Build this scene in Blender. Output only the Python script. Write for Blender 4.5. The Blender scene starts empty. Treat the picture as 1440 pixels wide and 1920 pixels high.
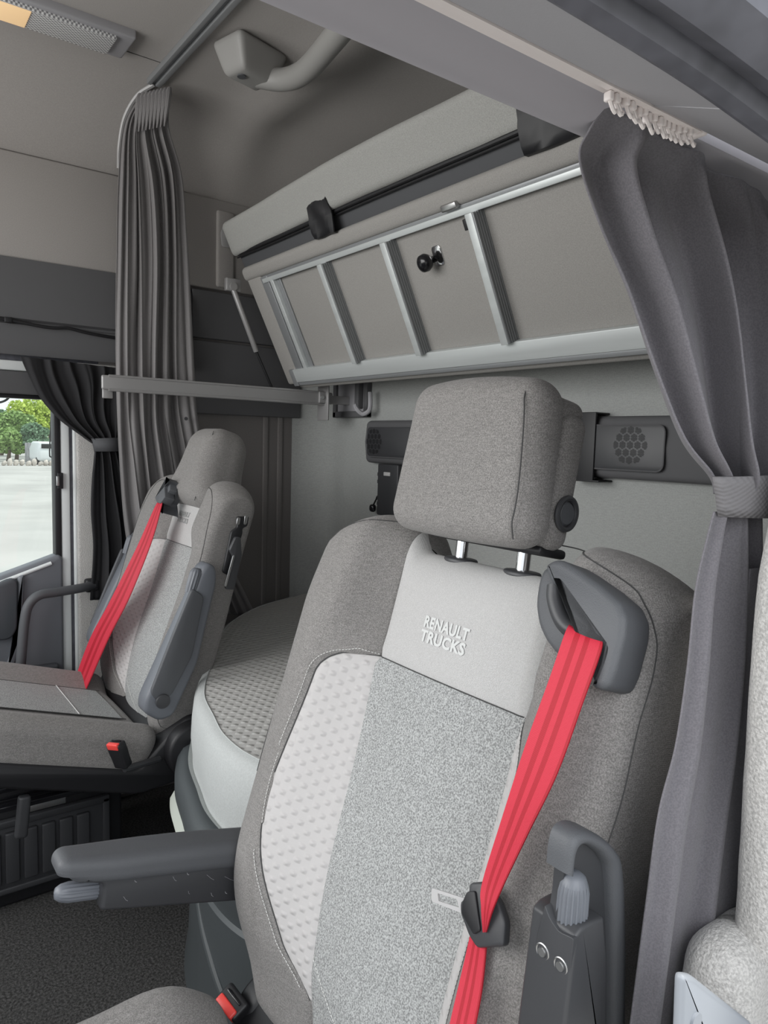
import bpy, bmesh, math, random
from mathutils import Vector, Matrix
from math import sin, cos, pi, sqrt, atan2, exp
random.seed(7)
S = bpy.context.scene
COL = S.collection

# ------------------------------------------------------------------ camera
F = 1360.0
def nrm(v): return Vector(v).normalized()
_dy = nrm((-1010, -160, F)); _dx = Vector((1846, -80, F)); _dx = nrm(_dx - _dx.dot(_dy) * _dy)
_dz = _dx.cross(_dy)
if _dz.y > 0: _dz = -_dz
CAM = Vector((0, -.25, 1.25))
camd = bpy.data.cameras.new('camera'); cam = bpy.data.objects.new('camera', camd); COL.objects.link(cam)
camd.sensor_fit = 'VERTICAL'; camd.sensor_height = 36; camd.lens = F / 1920 * 36; camd.clip_start = .02; camd.clip_end = 500
right = Vector((_dx.x, _dy.x, _dz.x)); down = Vector((_dx.y, _dy.y, _dz.y)); fwd = Vector((_dx.z, _dy.z, _dz.z))
cam.matrix_world = Matrix(((right.x, -down.x, -fwd.x, CAM.x), (right.y, -down.y, -fwd.y, CAM.y), (right.z, -down.z, -fwd.z, CAM.z), (0, 0, 0, 1)))
S.camera = cam
def at(px, py, n, c):
    """where the sight line through a photo point meets the real plane n.p = c"""
    r = (px - 720) * right + (py - 960) * down + F * fwd
    n = Vector(n); return CAM + r * ((c - n.dot(CAM)) / n.dot(r))
def aX(px, py, x): return at(px, py, (1, 0, 0), x)
def aY(px, py, y): return at(px, py, (0, 1, 0), y)
def aZ(px, py, z): return at(px, py, (0, 0, 1), z)

# ------------------------------------------------------------------ light
S.view_settings.view_transform = 'Standard'; S.view_settings.look = 'None'; S.view_settings.gamma = 1
S.view_settings.use_curve_mapping = False
S.view_settings.exposure = .27
w = bpy.data.worlds.new('overcast_sky'); S.world = w; w.use_nodes = True
bg = w.node_tree.nodes['Background']; bg.inputs[0].default_value = (.90, .95, 1, 1); bg.inputs[1].default_value = 1.12
def area(name, loc, target, sx, sy, power, color=(1, 1, 1)):
    l = bpy.data.lights.new(name, 'AREA'); l.shape = 'RECTANGLE'; l.size = sx; l.size_y = sy; l.energy = power; l.color = color
    o = bpy.data.objects.new(name, l); COL.objects.link(o); o.location = loc
    o.rotation_euler = (Vector(target) - Vector(loc)).to_track_quat('-Z', 'Y').to_euler(); return o
area('windscreen_daylight', (-1.0, 1.2, 1.55), (.8, 1.0, 1.15), 1.9, 1.0, 24, (1, .99, .97))
area('door_opening_daylight', (-.25, -1.25, 1.9), (.5, .6, 1.2), 1.5, 1.3, 15, (.97, .98, 1))
sun = bpy.data.lights.new('sun', 'SUN'); sun.energy = 2.2; sun.angle = .1; sun.color = (1, .97, .9)
so = bpy.data.objects.new('sun', sun); COL.objects.link(so); so.rotation_euler = Vector((-.45, .25, -1)).to_track_quat('-Z', 'Y').to_euler()

# ------------------------------------------------------------------ materials
def mat(name, color, rough=.6, metal=0, bump=None, streak=None, speck=None, spec=.5, clear=0, sheen=0):
    m = bpy.data.materials.new(name); m.use_nodes = True; nt = m.node_tree; N = nt.nodes; L = nt.links
    b = N['Principled BSDF']; b.inputs['Base Color'].default_value = (*color, 1); b.inputs['Roughness'].default_value = rough
    b.inputs['Metallic'].default_value = metal; b.inputs['Specular IOR Level'].default_value = spec
    if sheen: b.inputs['Sheen Weight'].default_value = sheen
    tc = N.new('ShaderNodeTexCoord')
    def noise(scale, stretch=(1, 1, 1), detail=2):
        mp = N.new('ShaderNodeMapping'); mp.inputs['Scale'].default_value = stretch
        L.new(tc.outputs['Object'], mp.inputs[0])
        n = N.new('ShaderNodeTexNoise'); n.inputs['Scale'].default_value = scale; n.inputs['Detail'].default_value = detail
        L.new(mp.outputs[0], n.inputs['Vector']); return n.outputs['Fac']
    src = None
    def mixin(fac_out, amt, lo=.35, hi=.65):
        nonlocal src
        mr = N.new('ShaderNodeMapRange'); mr.inputs[1].default_value = lo; mr.inputs[2].default_value = hi
        mr.inputs[3].default_value = 1 - amt; mr.inputs[4].default_value = 1 + amt; L.new(fac_out, mr.inputs[0])
        mx = N.new('ShaderNodeVectorMath'); mx.operation = 'SCALE'
        if src is None: mx.inputs[0].default_value = color
        else: L.new(src, mx.inputs[0])
        L.new(mr.outputs[0], mx.inputs['Scale']); src = mx.outputs[0]
    if streak: mixin(noise(streak[0], streak[2] if len(streak) > 2 else (1, 1, 6)), streak[1])
    if speck: mixin(noise(speck[0], (1, 1, 1), 1), speck[1])
    if src is not None: L.new(src, b.inputs['Base Color'])
    if bump:
        bp = N.new('ShaderNodeBump'); bp.inputs['Strength'].default_value = bump[1]; bp.inputs['Distance'].default_value = bump[2] if len(bump) > 2 else .001
        L.new(noise(bump[0]), bp.inputs['Height']); L.new(bp.outputs[0], b.inputs['Normal'])
    return m
def weave(m, scale, amt, dist=.0006, uv=True, dimple=None, bands=False, base=None):
    """woven grid of threads; optional quilted dimples and webbing bands, all on the metric UV of the cloth"""
    nt = m.node_tree; N = nt.nodes; L = nt.links; b = N['Principled BSDF']
    t = N.new('ShaderNodeUVMap'); sp = N.new('ShaderNodeSeparateXYZ'); L.new(t.outputs[0], sp.inputs[0])
    def math_(op, a, bb=None):
        n = N.new('ShaderNodeMath'); n.operation = op
        for i, v in enumerate((a, bb)):
            if v is None: continue
            if isinstance(v, (int, float)): n.inputs[i].default_value = v
            else: L.new(v, n.inputs[i])
        return n.outputs[0]
    a1 = math_('SINE', math_('MULTIPLY', sp.outputs[0], scale)); a2 = math_('SINE', math_('MULTIPLY', sp.outputs[1], scale * .9))
    h = math_('MULTIPLY', math_('ADD', math_('MULTIPLY', a1, a2), 0), amt)
    bp = N.new('ShaderNodeBump'); bp.inputs['Strength'].default_value = 1; bp.inputs['Distance'].default_value = dist * .22
    L.new(h, bp.inputs['Height'])
    old = b.inputs['Normal'].links
    if old: L.new(old[0].from_socket, bp.inputs['Normal'])
    last = bp
    if dimple:
        dx, dy, dd = dimple
        c1 = math_('COSINE', math_('MULTIPLY', sp.outputs[0], 2 * pi / dx)); c2 = math_('COSINE', math_('MULTIPLY', sp.outputs[1], 2 * pi / dy))
        pr = math_('POWER', math_('MAXIMUM', math_('MULTIPLY', c1, c2), 0), 1.6)
        b2 = N.new('ShaderNodeBump'); b2.inputs['Strength'].default_value = 1; b2.inputs['Distance'].default_value = dd
        L.new(pr, b2.inputs['Height']); L.new(bp.outputs[0], b2.inputs['Normal']); last = b2
    L.new(last.outputs[0], b.inputs['Normal'])
    if bands:
        cr = N.new('ShaderNodeValToRGB'); cr.color_ramp.interpolation = 'CONSTANT'
        e = cr.color_ramp.elements; lo = (.40, .006, .020, 1); hi = (.56, .022, .048, 1)
        e[0].position = 0; e[0].color = hi; e[1].position = .24; e[1].color = lo
        for p, c in ((.38, hi), (.52, lo), (.66, hi), (.93, lo)):
            k = e.new(p); k.color = c
        dv = math_('DIVIDE', sp.outputs[0], .05); L.new(dv, cr.inputs[0]); L.new(cr.outputs[0], b.inputs['Base Color'])
    return m

bolster_m = weave(mat('grey_heather_cloth', (.215, .206, .199), .9, streak=(90, .09), speck=(750, .28), sheen=.1), 3800, .6, .0005)
side_m = weave(mat('dark_heather_cloth', (.15, .145, .145), .9, streak=(120, .15), speck=(700, .2)), 3800, .6, .0005)
centre_m = weave(mat('speckled_seat_cloth', (.325, .332, .33), .92, speck=(520, .40)), 4200, .3, .0004)
mesh_m = weave(mat('light_mesh_cloth', (.50, .495, .49), .85, speck=(900, .10)), 4200, 1, .0007)
quilt_m = weave(mat('quilted_light_cloth', (.50, .485, .48), .85), 5200, .6, .0004, dimple=(.0225, .0185, .0019))
letter_m = mat('printed_letters', (.60, .61, .60), .8)
thread_m = mat('white_thread', (.62, .62, .60), .8)
seam_m = mat('dark_seam', (.06, .06, .06), .9)  # plain dark colour for seam lines and the headrest gap
plast_m = mat('charcoal_grained_plastic', (.088, .092, .100), .55, bump=(900, .5, .0006))
plast2_m = mat('dark_smooth_plastic', (.045, .046, .05), .45, bump=(500, .15, .0004))
knob_m = mat('grey_ribbed_plastic', (.14, .15, .17), .42)
black_m = mat('black_plastic', (.012, .012, .014), .5)
gloss_m = mat('black_gloss', (.01, .01, .012), .2)
chrome_m = mat('chrome', (.75, .75, .76), .12, 1)
steel_m = mat('zinc_steel', (.5, .5, .5), .35, 1)
alu_m = mat('brushed_aluminium', (.62, .65, .65), .42, .35, streak=(40, .05, (1, .05, 1)))
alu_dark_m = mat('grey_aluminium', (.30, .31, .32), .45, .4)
bar_m = mat('painted_grey_bar', (.34, .335, .335), .38, .2)
liner_m = mat('headliner_cloth', (.37, .35, .335), .95, speck=(400, .05), bump=(700, .3, .0005))
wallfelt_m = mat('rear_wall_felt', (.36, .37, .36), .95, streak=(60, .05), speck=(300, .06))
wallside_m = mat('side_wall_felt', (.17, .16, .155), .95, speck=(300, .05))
trim_m = mat('dark_grey_side_trim', (.105, .105, .11), .8, bump=(900, .3, .0005))
hdr_m = mat('grey_header_plastic', (.38, .375, .395), .6, bump=(800, .2, .0004))
hdr2_m = mat('padded_header_plastic', (.40, .385, .415), .55)
track_m = mat('pale_track', (.80, .74, .72), .45)
board_m = mat('bunk_board_cloth', (.31, .30, .285), .95, speck=(500, .08))
mattr_m = mat('folded_mattress_cloth', (.33, .33, .315), .95, speck=(500, .1), bump=(500, .3, .0006))
band_m = mat('dark_grey_band', (.075, .077, .083), .8)
curt_m = mat('grey_curtain_cloth', (.19, .182, .183), .62, speck=(500, .06), bump=(26, .25, .004), spec=.5, sheen=.2)
dcurt_m = weave(mat('dark_grey_curtain_cloth', (.145, .138, .152), .85, speck=(700, .12), bump=(22, .3, .004), sheen=.15), 4200, .6, .0004)
bcurt_m = mat('black_curtain_cloth', (.016, .016, .018), .85, bump=(30, .3, .003))
tie_m = weave(mat('ribbed_grey_webbing', (.15, .145, .15), .8), 1500, 1, .001)
red_m = weave(mat('red_webbing', (.68, .012, .035), .6), 3200, .8, .0006, bands=True)
redp_m = mat('red_plastic', (.80, .07, .06), .4)
bed_top_m = weave(mat('quilted_bed_cloth', (.50, .495, .48), .9, speck=(400, .08)), 4000, .3, .0004, dimple=(.034, .028, .0028))
bed_side_m = mat('pale_bed_cloth', (.50, .52, .515), .95, speck=(300, .05), bump=(200, .2, .001))
base_m = mat('slate_base_plastic', (.07, .08, .085), .5, bump=(900, .3, .0004))
cream_m = mat('pale_green_plastic', (.58, .62, .56), .4)
carpet_m = mat('black_loop_carpet', (.055, .054, .053), .95, speck=(160, .5), bump=(190, 1, .004))
door_m = mat('blue_grey_door_plastic', (.17, .18, .20), .5, bump=(700, .2, .0004))
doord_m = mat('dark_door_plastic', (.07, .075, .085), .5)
white_m = mat('white_painted_frame', (.75, .78, .78), .4)
felt_m = mat('pale_pillar_felt', (.44, .43, .415), .97, speck=(450, .18), bump=(350, 1, .002), sheen=.3)
bin_m = mat('pale_grey_plastic', (.30, .32, .35), .45)
seal_m = mat('dark_rubber_seal', (.10, .102, .12), .5, speck=(60, .15), bump=(60, .25, .001))

# ------------------------------------------------------------------ helpers
def obj(name, vs, fs, m, parent=None, smooth=True, uv=None, sharp=40):
    me = bpy.data.meshes.new(name); me.from_pydata([tuple(v) for v in vs], [], fs)
    if uv is not None:
        ul = me.uv_layers.new(name='UVMap')
        for lp in me.loops: ul.data[lp.index].uv = uv[lp.vertex_index]
    me.materials.append(m)
    if smooth:
        for p in me.polygons: p.use_smooth = True
        if sharp:
            bm = bmesh.new(); bm.from_mesh(me); bmesh.ops.recalc_face_normals(bm, faces=bm.faces)
            for e in bm.edges:
                if len(e.link_faces) == 2 and e.calc_face_angle(0) > math.radians(sharp): e.smooth = False
            bm.to_mesh(me); bm.free()
    o = bpy.data.objects.new(name, me); COL.objects.link(o)
    if parent is not None: attach(o, parent)
    return o
def wl(o):
    v = Vector(o.location)
    while o.parent: o = o.parent; v = v + o.location if o.type == 'EMPTY' else v
    return v
def facing(o, d):
    me = o.data; t = Vector((0, 0, 0))
    for p in me.polygons: t += p.normal * p.area
    if t.dot(Vector(d)) < 0:
        me.flip_normals()
    return o
def attach(o, p):
    o.parent = p
    # only Empties carry an offset; meshes sit at the world origin
    r = p
    while r.parent: r = r.parent
    if p is r and r.type == 'EMPTY': o.matrix_parent_inverse = Matrix.Translation(-r.location)
def thing(name, label, cat, loc=(0, 0, 0), group=None):
    o = bpy.data.objects.new(name, None); COL.objects.link(o); o.location = loc; o.empty_display_size = .05
    o['label'] = label; o['category'] = cat
    if group: o['group'] = group
    return o
def tag(o, label, cat, group=None):
    o['label'] = label; o['category'] = cat
    if group: o['group'] = group
    return o
def struct(o): o['kind'] = 'structure'; return o
def catm(*ms):
    V = []; Fc = []
    for vs, fs in ms:
        k = len(V); V += list(vs); Fc += [tuple(i + k for i in f) for f in fs]
    return V, Fc
def grid(fn, us, vs, closeu=False):
    V = [Vector(fn(u, v)) for v in vs for u in us]; nu = len(us); Fc = []
    for j in range(len(vs) - 1):
        for i in range(nu if closeu else nu - 1):
            i2 = (i + 1) % nu; Fc.append((j * nu + i, j * nu + i2, (j + 1) * nu + i2, (j + 1) * nu + i))
    return V, Fc
def lin(a, b, n): return [a + (b - a) * i / (n - 1) for i in range(n)]
def rbox(size, r, n=5, mid=6, M=None, deform=None):
    """rounded box, size = full extents"""
    h = [s / 2 for s in size]; r = min(r, min(h) * .999)
    def axis(hh):
        a = [-hh + r - r * cos(t) for t in lin(0, pi / 2, n)]
        a = [-hh + r * (1 - cos(t)) for t in lin(0, pi / 2, n)]
        b = lin(-hh + r, hh - r, mid)[1:-1] if mid > 2 else []
        return a + b + [-x for x in reversed(a)]
    V = []; idx = {}; Fc = []
    ax = [axis(k) for k in h]
    def pt(i, j, k, p):
        key = (i, j, k)
        if key in idx: return idx[key]
        v = Vector(p); c = Vector([max(-h[q] + r, min(h[q] - r, v[q])) for q in range(3)])
        d = v - c
        if d.length > 1e-9: d = d.normalized() * r
        v = c + d
        if deform: v = Vector(deform(v))
        if M is not None: v = M @ v
        idx[key] = len(V); V.append(v); return idx[key]
    na = [len(a) for a in ax]
    for q in range(3):
        a, b = (q + 1) % 3, (q + 2) % 3
        for side in (0, 1):
            for i in range(na[a] - 1):
                for j in range(na[b] - 1):
                    quad = []
                    for (ii, jj) in ((i, j), (i + 1, j), (i + 1, j + 1), (i, j + 1)):
                        id3 = [0, 0, 0]; id3[q] = side * (na[q] - 1); id3[a] = ii; id3[b] = jj
                        quad.append(pt(*id3, [ax[z][id3[z]] for z in range(3)]))
                    if side == 0: quad.reverse()
                    Fc.append(tuple(quad))
    return V, Fc
def frame(o, x, y, z):
    x, y, z = Vector(x), Vector(y), Vector(z)
    return Matrix(((x.x, y.x, z.x, o[0]), (x.y, y.y, z.y, o[1]), (x.z, y.z, z.z, o[2]), (0, 0, 0, 1)))
def box(lo, hi, r=.003, n=3, deform=None):
    lo, hi = Vector(lo), Vector(hi)
    return rbox(hi - lo, r, n, 3, Matrix.Translation((lo + hi) / 2), deform)
def tube(path, r, seg=10, closed=False, cap=True):
    P = [Vector(p) for p in path]; n = len(P); V = []; Fc = []
    rr = r if isinstance(r, (list, tuple)) else [r] * n
    t0 = (P[1] - P[0]).normalized(); up = Vector((0, 0, 1)) if abs(t0.z) < .9 else Vector((1, 0, 0))
    nn = (up - up.dot(t0) * t0).normalized()
    for i in range(n):
        t = ((P[(i + 1) % n] if closed or i < n - 1 else P[i]) - (P[i - 1] if closed or i > 0 else P[i]))
        t = t.normalized() if t.length > 1e-9 else t0
        nn = (nn - nn.dot(t) * t).normalized(); bb = t.cross(nn)
        for k in range(seg): a = 2 * pi * k / seg; V.append(P[i] + (nn * cos(a) + bb * sin(a)) * rr[i])
    for i in range(n if closed else n - 1):
        for k in range(seg):
            a, b = i * seg, ((i + 1) % n) * seg; Fc.append((a + k, a + (k + 1) % seg, b + (k + 1) % seg, b + k))
    if cap and not closed: Fc.append(tuple(range(seg))[::-1]); Fc.append(tuple((n - 1) * seg + k for k in range(seg)))
    return V, Fc
def cyl(a, b, r, seg=20, r2=None, bev=.0):
    a, b = Vector(a), Vector(b); r2 = r if r2 is None else r2
    if bev:
        d = (b - a).normalized()
        return tube([a, a + d * bev * .3, a + d * bev, b - d * bev, b - d * bev * .3, b], [r - bev, r - bev * .3, r, r2, r2 - bev * .3, r2 - bev], seg)
    return tube([a, b], [r, r2], seg)
def prism(poly, M, th, bev=.0):
    """polygon in local xy, thickness along z from 0 to th, chamfered rim"""
    n = len(poly); cx = sum(p[0] for p in poly) / n; cy = sum(p[1] for p in poly) / n
    def inset(k):
        out = []
        for i in range(n):
            a, b, c = Vector(poly[i - 1]), Vector(poly[i]), Vector(poly[(i + 1) % n])
            d1 = (b - a).normalized(); d2 = (c - b).normalized(); nn = Vector((-d1.y - d2.y, d1.x + d2.x))
            if nn.length < 1e-6: nn = Vector((-d1.y, d1.x))
            nn.normalize(); s = max(.5, nn.dot(Vector((-d1.y, d1.x)))); out.append(b + nn * k / s)
        return out
    area_ = sum(poly[i - 1][0] * poly[i][1] - poly[i][0] * poly[i - 1][1] for i in range(n))
    sg = 1 if area_ > 0 else -1
    if bev:
        lv = [(bev, 0), (bev * .3, bev * .3), (0, bev), (0, th - bev), (bev * .3, th - bev * .3), (bev, th)]
    else: lv = [(0, 0), (0, th)]
    V = []; Fc = []
    for k, z in lv:
        for p in inset(k * sg): V.append(M @ Vector((p[0], p[1], z)))
    for j in range(len(lv) - 1):
        for i in range(n): Fc.append((j * n + i, j * n + (i + 1) % n, (j + 1) * n + (i + 1) % n, (j + 1) * n + i))
    Fc.append(tuple(range(n))[::-1]); Fc.append(tuple((len(lv) - 1) * n + i for i in range(n)))
    return V, Fc
def spline(pts, n):
    """Catmull-Rom through points"""
    P = [Vector(p) for p in pts]; P = [2 * P[0] - P[1]] + P + [2 * P[-1] - P[-2]]; m = len(P) - 3; out = []
    for k in range(n):
        x = k / (n - 1) * m; i = min(int(x), m - 1); t = x - i; a, b, c, d = P[i:i + 4]
        out.append(.5 * ((2 * b) + (c - a) * t + (2 * a - 5 * b + 4 * c - d) * t * t + (3 * b - 3 * c + d - a) * t ** 3))
    return out
def rpoly(pts, rad, n=5):
    """round the corners of a polygon"""
    out = []; m = len(pts)
    for i in range(m):
        a, b, c = Vector(pts[i - 1]), Vector(pts[i]), Vector(pts[(i + 1) % m]); r = rad[i] if isinstance(rad, (list, tuple)) else rad
        p = b + (a - b).normalized() * min(r, (a - b).length * .45); q = b + (c - b).normalized() * min(r, (c - b).length * .45)
        for t in lin(0, 1, n): out.append(((1 - t) ** 2 * p + 2 * t * (1 - t) * b + t * t * q)[:])
    return out
def ss(a, b, x):
    t = max(0., min(1., (x - a) / (b - a))); return t * t * (3 - 2 * t)

W = 2.2          # inner width; driver's wall y = 0, passenger's wall y = W; x runs to the rear, rear wall x = 1.5

# ================================================================== SETTING
struct(obj('floor', *box((-.9, .0, -.04), (1.55, 2.25, 0), .004), carpet_m))
def ceil_prof(y):
    yr = W - .24
    if y > yr: return 2.07 + .23 * sqrt(max(0, 1 - ((y - yr) / (W - yr)) ** 2))
    return 2.3
def ceil(x, y):
    z = ceil_prof(y)
    z -= .035 * exp(-((x - 1.12) / .09) ** 2) + .05 * ss(1.12, 1.5, x)
    return (x, y, z)
ys = [W - .24 * (1 - cos(a)) if False else W - .24 + .24 * sin(a) for a in lin(pi / 2, 0, 14)] + lin(W - .3, .1, 20)
struct(obj('ceiling', *grid(lambda x, y: ceil(x, y), lin(-.9, 1.52, 70), ys), liner_m))
def rear(y, z):
    r = .13; yc = W - r
    if y > yc: a = (y - yc) / r; return (1.5 - r + r * sqrt(max(0, 1 - a * a)), y, z)
    g = 0
    # shallow moulded rib that sweeps down beside the passenger corner
    c = 2.09 - .12 * ss(1.15, .98, z) * (1 if z < 1.2 else 1) - 0
    g = .006 * exp(-((y - c) / .012) ** 2) * ss(.93, 1.05, z) * ss(1.6, 1.4, z)
    return (1.5 - g, y, z)
ysr = [W - .13 + .13 * sin(a) for a in lin(pi / 2, 0, 10)] + lin(2.06, 1.9, 40) + lin(1.88, -.02, 30)
struct(obj('wall_back', *grid(rear, ysr, lin(0, 2.3, 90)), wallfelt_m))
# passenger side wall: rear section behind the seat, front section around the door
wv = catm(box((.66, W, 0), (1.45, W + .05, 1.60), .004))
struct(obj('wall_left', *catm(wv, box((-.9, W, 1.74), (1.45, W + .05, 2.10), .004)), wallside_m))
struct(obj('trim_1', *catm(box((-.9, W - .010, 1.762), (1.42, W + .03, 2.066), .006)), liner_m))
tp = [(0, 1.49), (.025, 1.478), (.032, 1.50), (.03, 1.567), (.022, 1.572), (.022, 1.578), (.034, 1.584), (.026, 1.70), (.016, 1.762), (0, 1.764)]
V = []; Fc = []
for x in (-.9, .96): V += [Vector((x, W - a, z)) for a, z in tp]
n = len(tp); Fc = [(i, i + 1, n + i + 1, n + i) for i in range(n - 1)] + [tuple(range(n)), tuple(range(n, 2 * n))[::-1]]
struct(obj('trim_2', V, Fc, trim_m))
struct(obj('trim_3', *catm(box((.965, W - .02, 1.59), (1.40, W + .02, 1.752), .005), box((.965, W - .014, 1.33), (1.40, W + .02, 1.582), .005)), trim_m))
struct(obj('trim_4', *box((1.055, W - .022, 1.77), (1.12, W, 2.03), .009), liner_m))
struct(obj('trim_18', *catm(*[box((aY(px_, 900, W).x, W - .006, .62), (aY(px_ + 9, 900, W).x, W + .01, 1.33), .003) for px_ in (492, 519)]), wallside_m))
# driver side wall behind the door, roof side above the header
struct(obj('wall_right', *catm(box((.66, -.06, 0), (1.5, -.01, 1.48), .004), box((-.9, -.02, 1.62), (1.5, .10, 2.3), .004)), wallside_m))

# header above the driver's door: padded roll, curtain track, flat cover, seal
rollp = [(.062, 1.476), (.075, 1.480), (.09, 1.476), (.11, 1.478), (.13, 1.486), (.148, 1.500), (.160, 1.520), (.162, 1.545), (.15, 1.60), (.12, 1.66), (.06, 1.68), (.06, 1.49)]
def sweepx(prof, x0, x1, nx=2):
    V = []; n = len(prof); Fc = []
    for x in lin(x0, x1, nx): V += [Vector((x, a, z)) for a, z in prof]
    for j in range(nx - 1): Fc += [(j * n + i, j * n + (i + 1) % n, (j + 1) * n + (i + 1) % n, (j + 1) * n + i) for i in range(n)]
    Fc += [tuple(range(n))[::-1], tuple(range((nx - 1) * n, nx * n))]
    return V, Fc
struct(obj('trim_5', *sweepx(rollp, -.9, 1.49), hdr2_m, sharp=60))
trk = thing('curtain_track', 'pale curtain track running along the roof edge above the near door', 'curtain rail', (.2, .05, 1.48))
obj('rail', *catm(sweepx([(.046, 1.470), (.051, 1.470), (.051, 1.48), (.046, 1.48)], -.9, .485), sweepx([(.056, 1.4745), (.061, 1.4745), (.061, 1.484), (.056, 1.484)], -.9, .395), sweepx([(.046, 1.479), (.061, 1.482), (.061, 1.485), (.046, 1.482)], -.9, .485)), track_m, trk, sharp=30)
obj('end_cap', *box((.484, .044, 1.468), (.490, .063, 1.486), .002), track_m, trk)
cov = [(-.021, 1.4455), (.044, 1.470), (.044, 1.488), (-.021, 1.462)]
struct(obj('trim_6', *catm(sweepx(cov, -.9, .435)), hdr_m, sharp=30))
struct(obj('trim_16', *catm(sweepx([(-.010, 1.4490), (.044, 1.4695), (.044, 1.488), (-.010, 1.464)], .425, .80)), hdr_m, sharp=30))
def apath(n=40):
    """line of the door opening: along the roof edge, round the rear corner, down the pillar"""
    pts = [(-.9, 1.445), (0, 1.445), (.3, 1.443), (.42, 1.437), (.50, 1.428), (.57, 1.405), (.612, 1.35), (.618, 1.28), (.603, 1.21), (.588, 1.13), (.592, .95), (.602, .7), (.61, .4), (.62, -.1)]
    return spline([(a, 0, b) for a, b in pts], n)
AP = apath(70)
def aperture(prof, n0=0, n1=None):
    """sweep a profile (y, outward distance) along the opening"""
    P = AP[n0:n1]; V = []; m = len(prof); Fc = []
    for i, p in enumerate(P):
        t = (P[min(i + 1, len(P) - 1)] - P[max(i - 1, 0)]).normalized(); o = Vector((-t.z, 0, t.x)) * 1.0
        if o.z < 0 and o.x < 0: o = -o
        for (y, d) in prof: V.append(Vector((p.x, y, p.z)) + o * d)
    for j in range(len(P) - 1): Fc += [(j * m + i, j * m + i + 1, (j + 1) * m + i + 1, (j + 1) * m + i) for i in range(m - 1)]
    return V, Fc
struct(obj('trim_7', *aperture([(-.018, .0), (-.024, -.004), (-.032, -.002), (-.036, .006), (-.040, .002), (-.05, -.001), (-.06, .004), (-.066, .008), (-.067, .014), (-.0, .030)]), seal_m))
struct(obj('trim_8', *aperture([(-.016, -.002), (-.010, -.005), (-.006, -.001), (-.008, .01)], 26), mat('piping_cord_felt', (.25, .24, .23), .95, bump=(400, 1, .001))))
struct(obj('trim_9', *aperture([(-.004, .010), (.0, .006), (.008, .008), (.014, .018), (.016, .034), (.010, .05)], 24, 50), hdr_m))

# B pillar felt, bulging belt cover and the pale grey bin edge low down
def pil(u, v):
    z = lin(-.2, 1.25, 60)[int(v)]
    p = min(AP[34:], key=lambda q: abs(q.z - z))
    x0 = p.x + (-.004)
    y = [-.010, .0, .012, .026, .034, .038, .03][int(u)]; dx = [.006, -.004, -.006, -.004, .004, .03, .09][int(u)]
    return (x0 + dx, y, z)
struct(obj('trim_10', *grid(pil, range(7), range(60)), felt_m))
cov_b = thing('belt_reel_cover', 'pale felt covered bulge at the foot of the near door pillar', 'trim cover', (.55, .03, .8))
def cdef(v):
    v = v.copy(); k = (v.z + .10) / .2
    v.x += .02 * max(0, k) ** 2 * (1 if v.x < 0 else 0); return v
obj('padded_cover', *rbox((.12, .06, .20), .035, 7, 8, Matrix.Translation((.590, .030, .752)), cdef), felt_m, cov_b)
bin_ = thing('door_pillar_bin', 'pale grey plastic pocket below the felt bulge in the bottom corner', 'storage pocket', (.53, .03, .5))
bpts = [(aY(a_, b_, -.004).x, aY(a_, b_, -.004).z) for a_, b_ in ((1250, 2150), (1262, 1818), (1280, 1818), (1394, 1908), (1392, 2150))]
obj('shell', *prism(rpoly(bpts, [.002, .006, .006, .004, .002], 5), frame((0, -.004, 0), (1, 0, 0), (0, 0, 1), (0, -1, 0)), .008, .003), bin_m, bin_, sharp=50)
bl_ = bpts[1]
sc_ = aY(1300, 1912, -.011); obj('screw_cap', *cyl(sc_, sc_ + Vector((0, -.003, 0)), .006, 16), bin_m, bin_)

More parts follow.
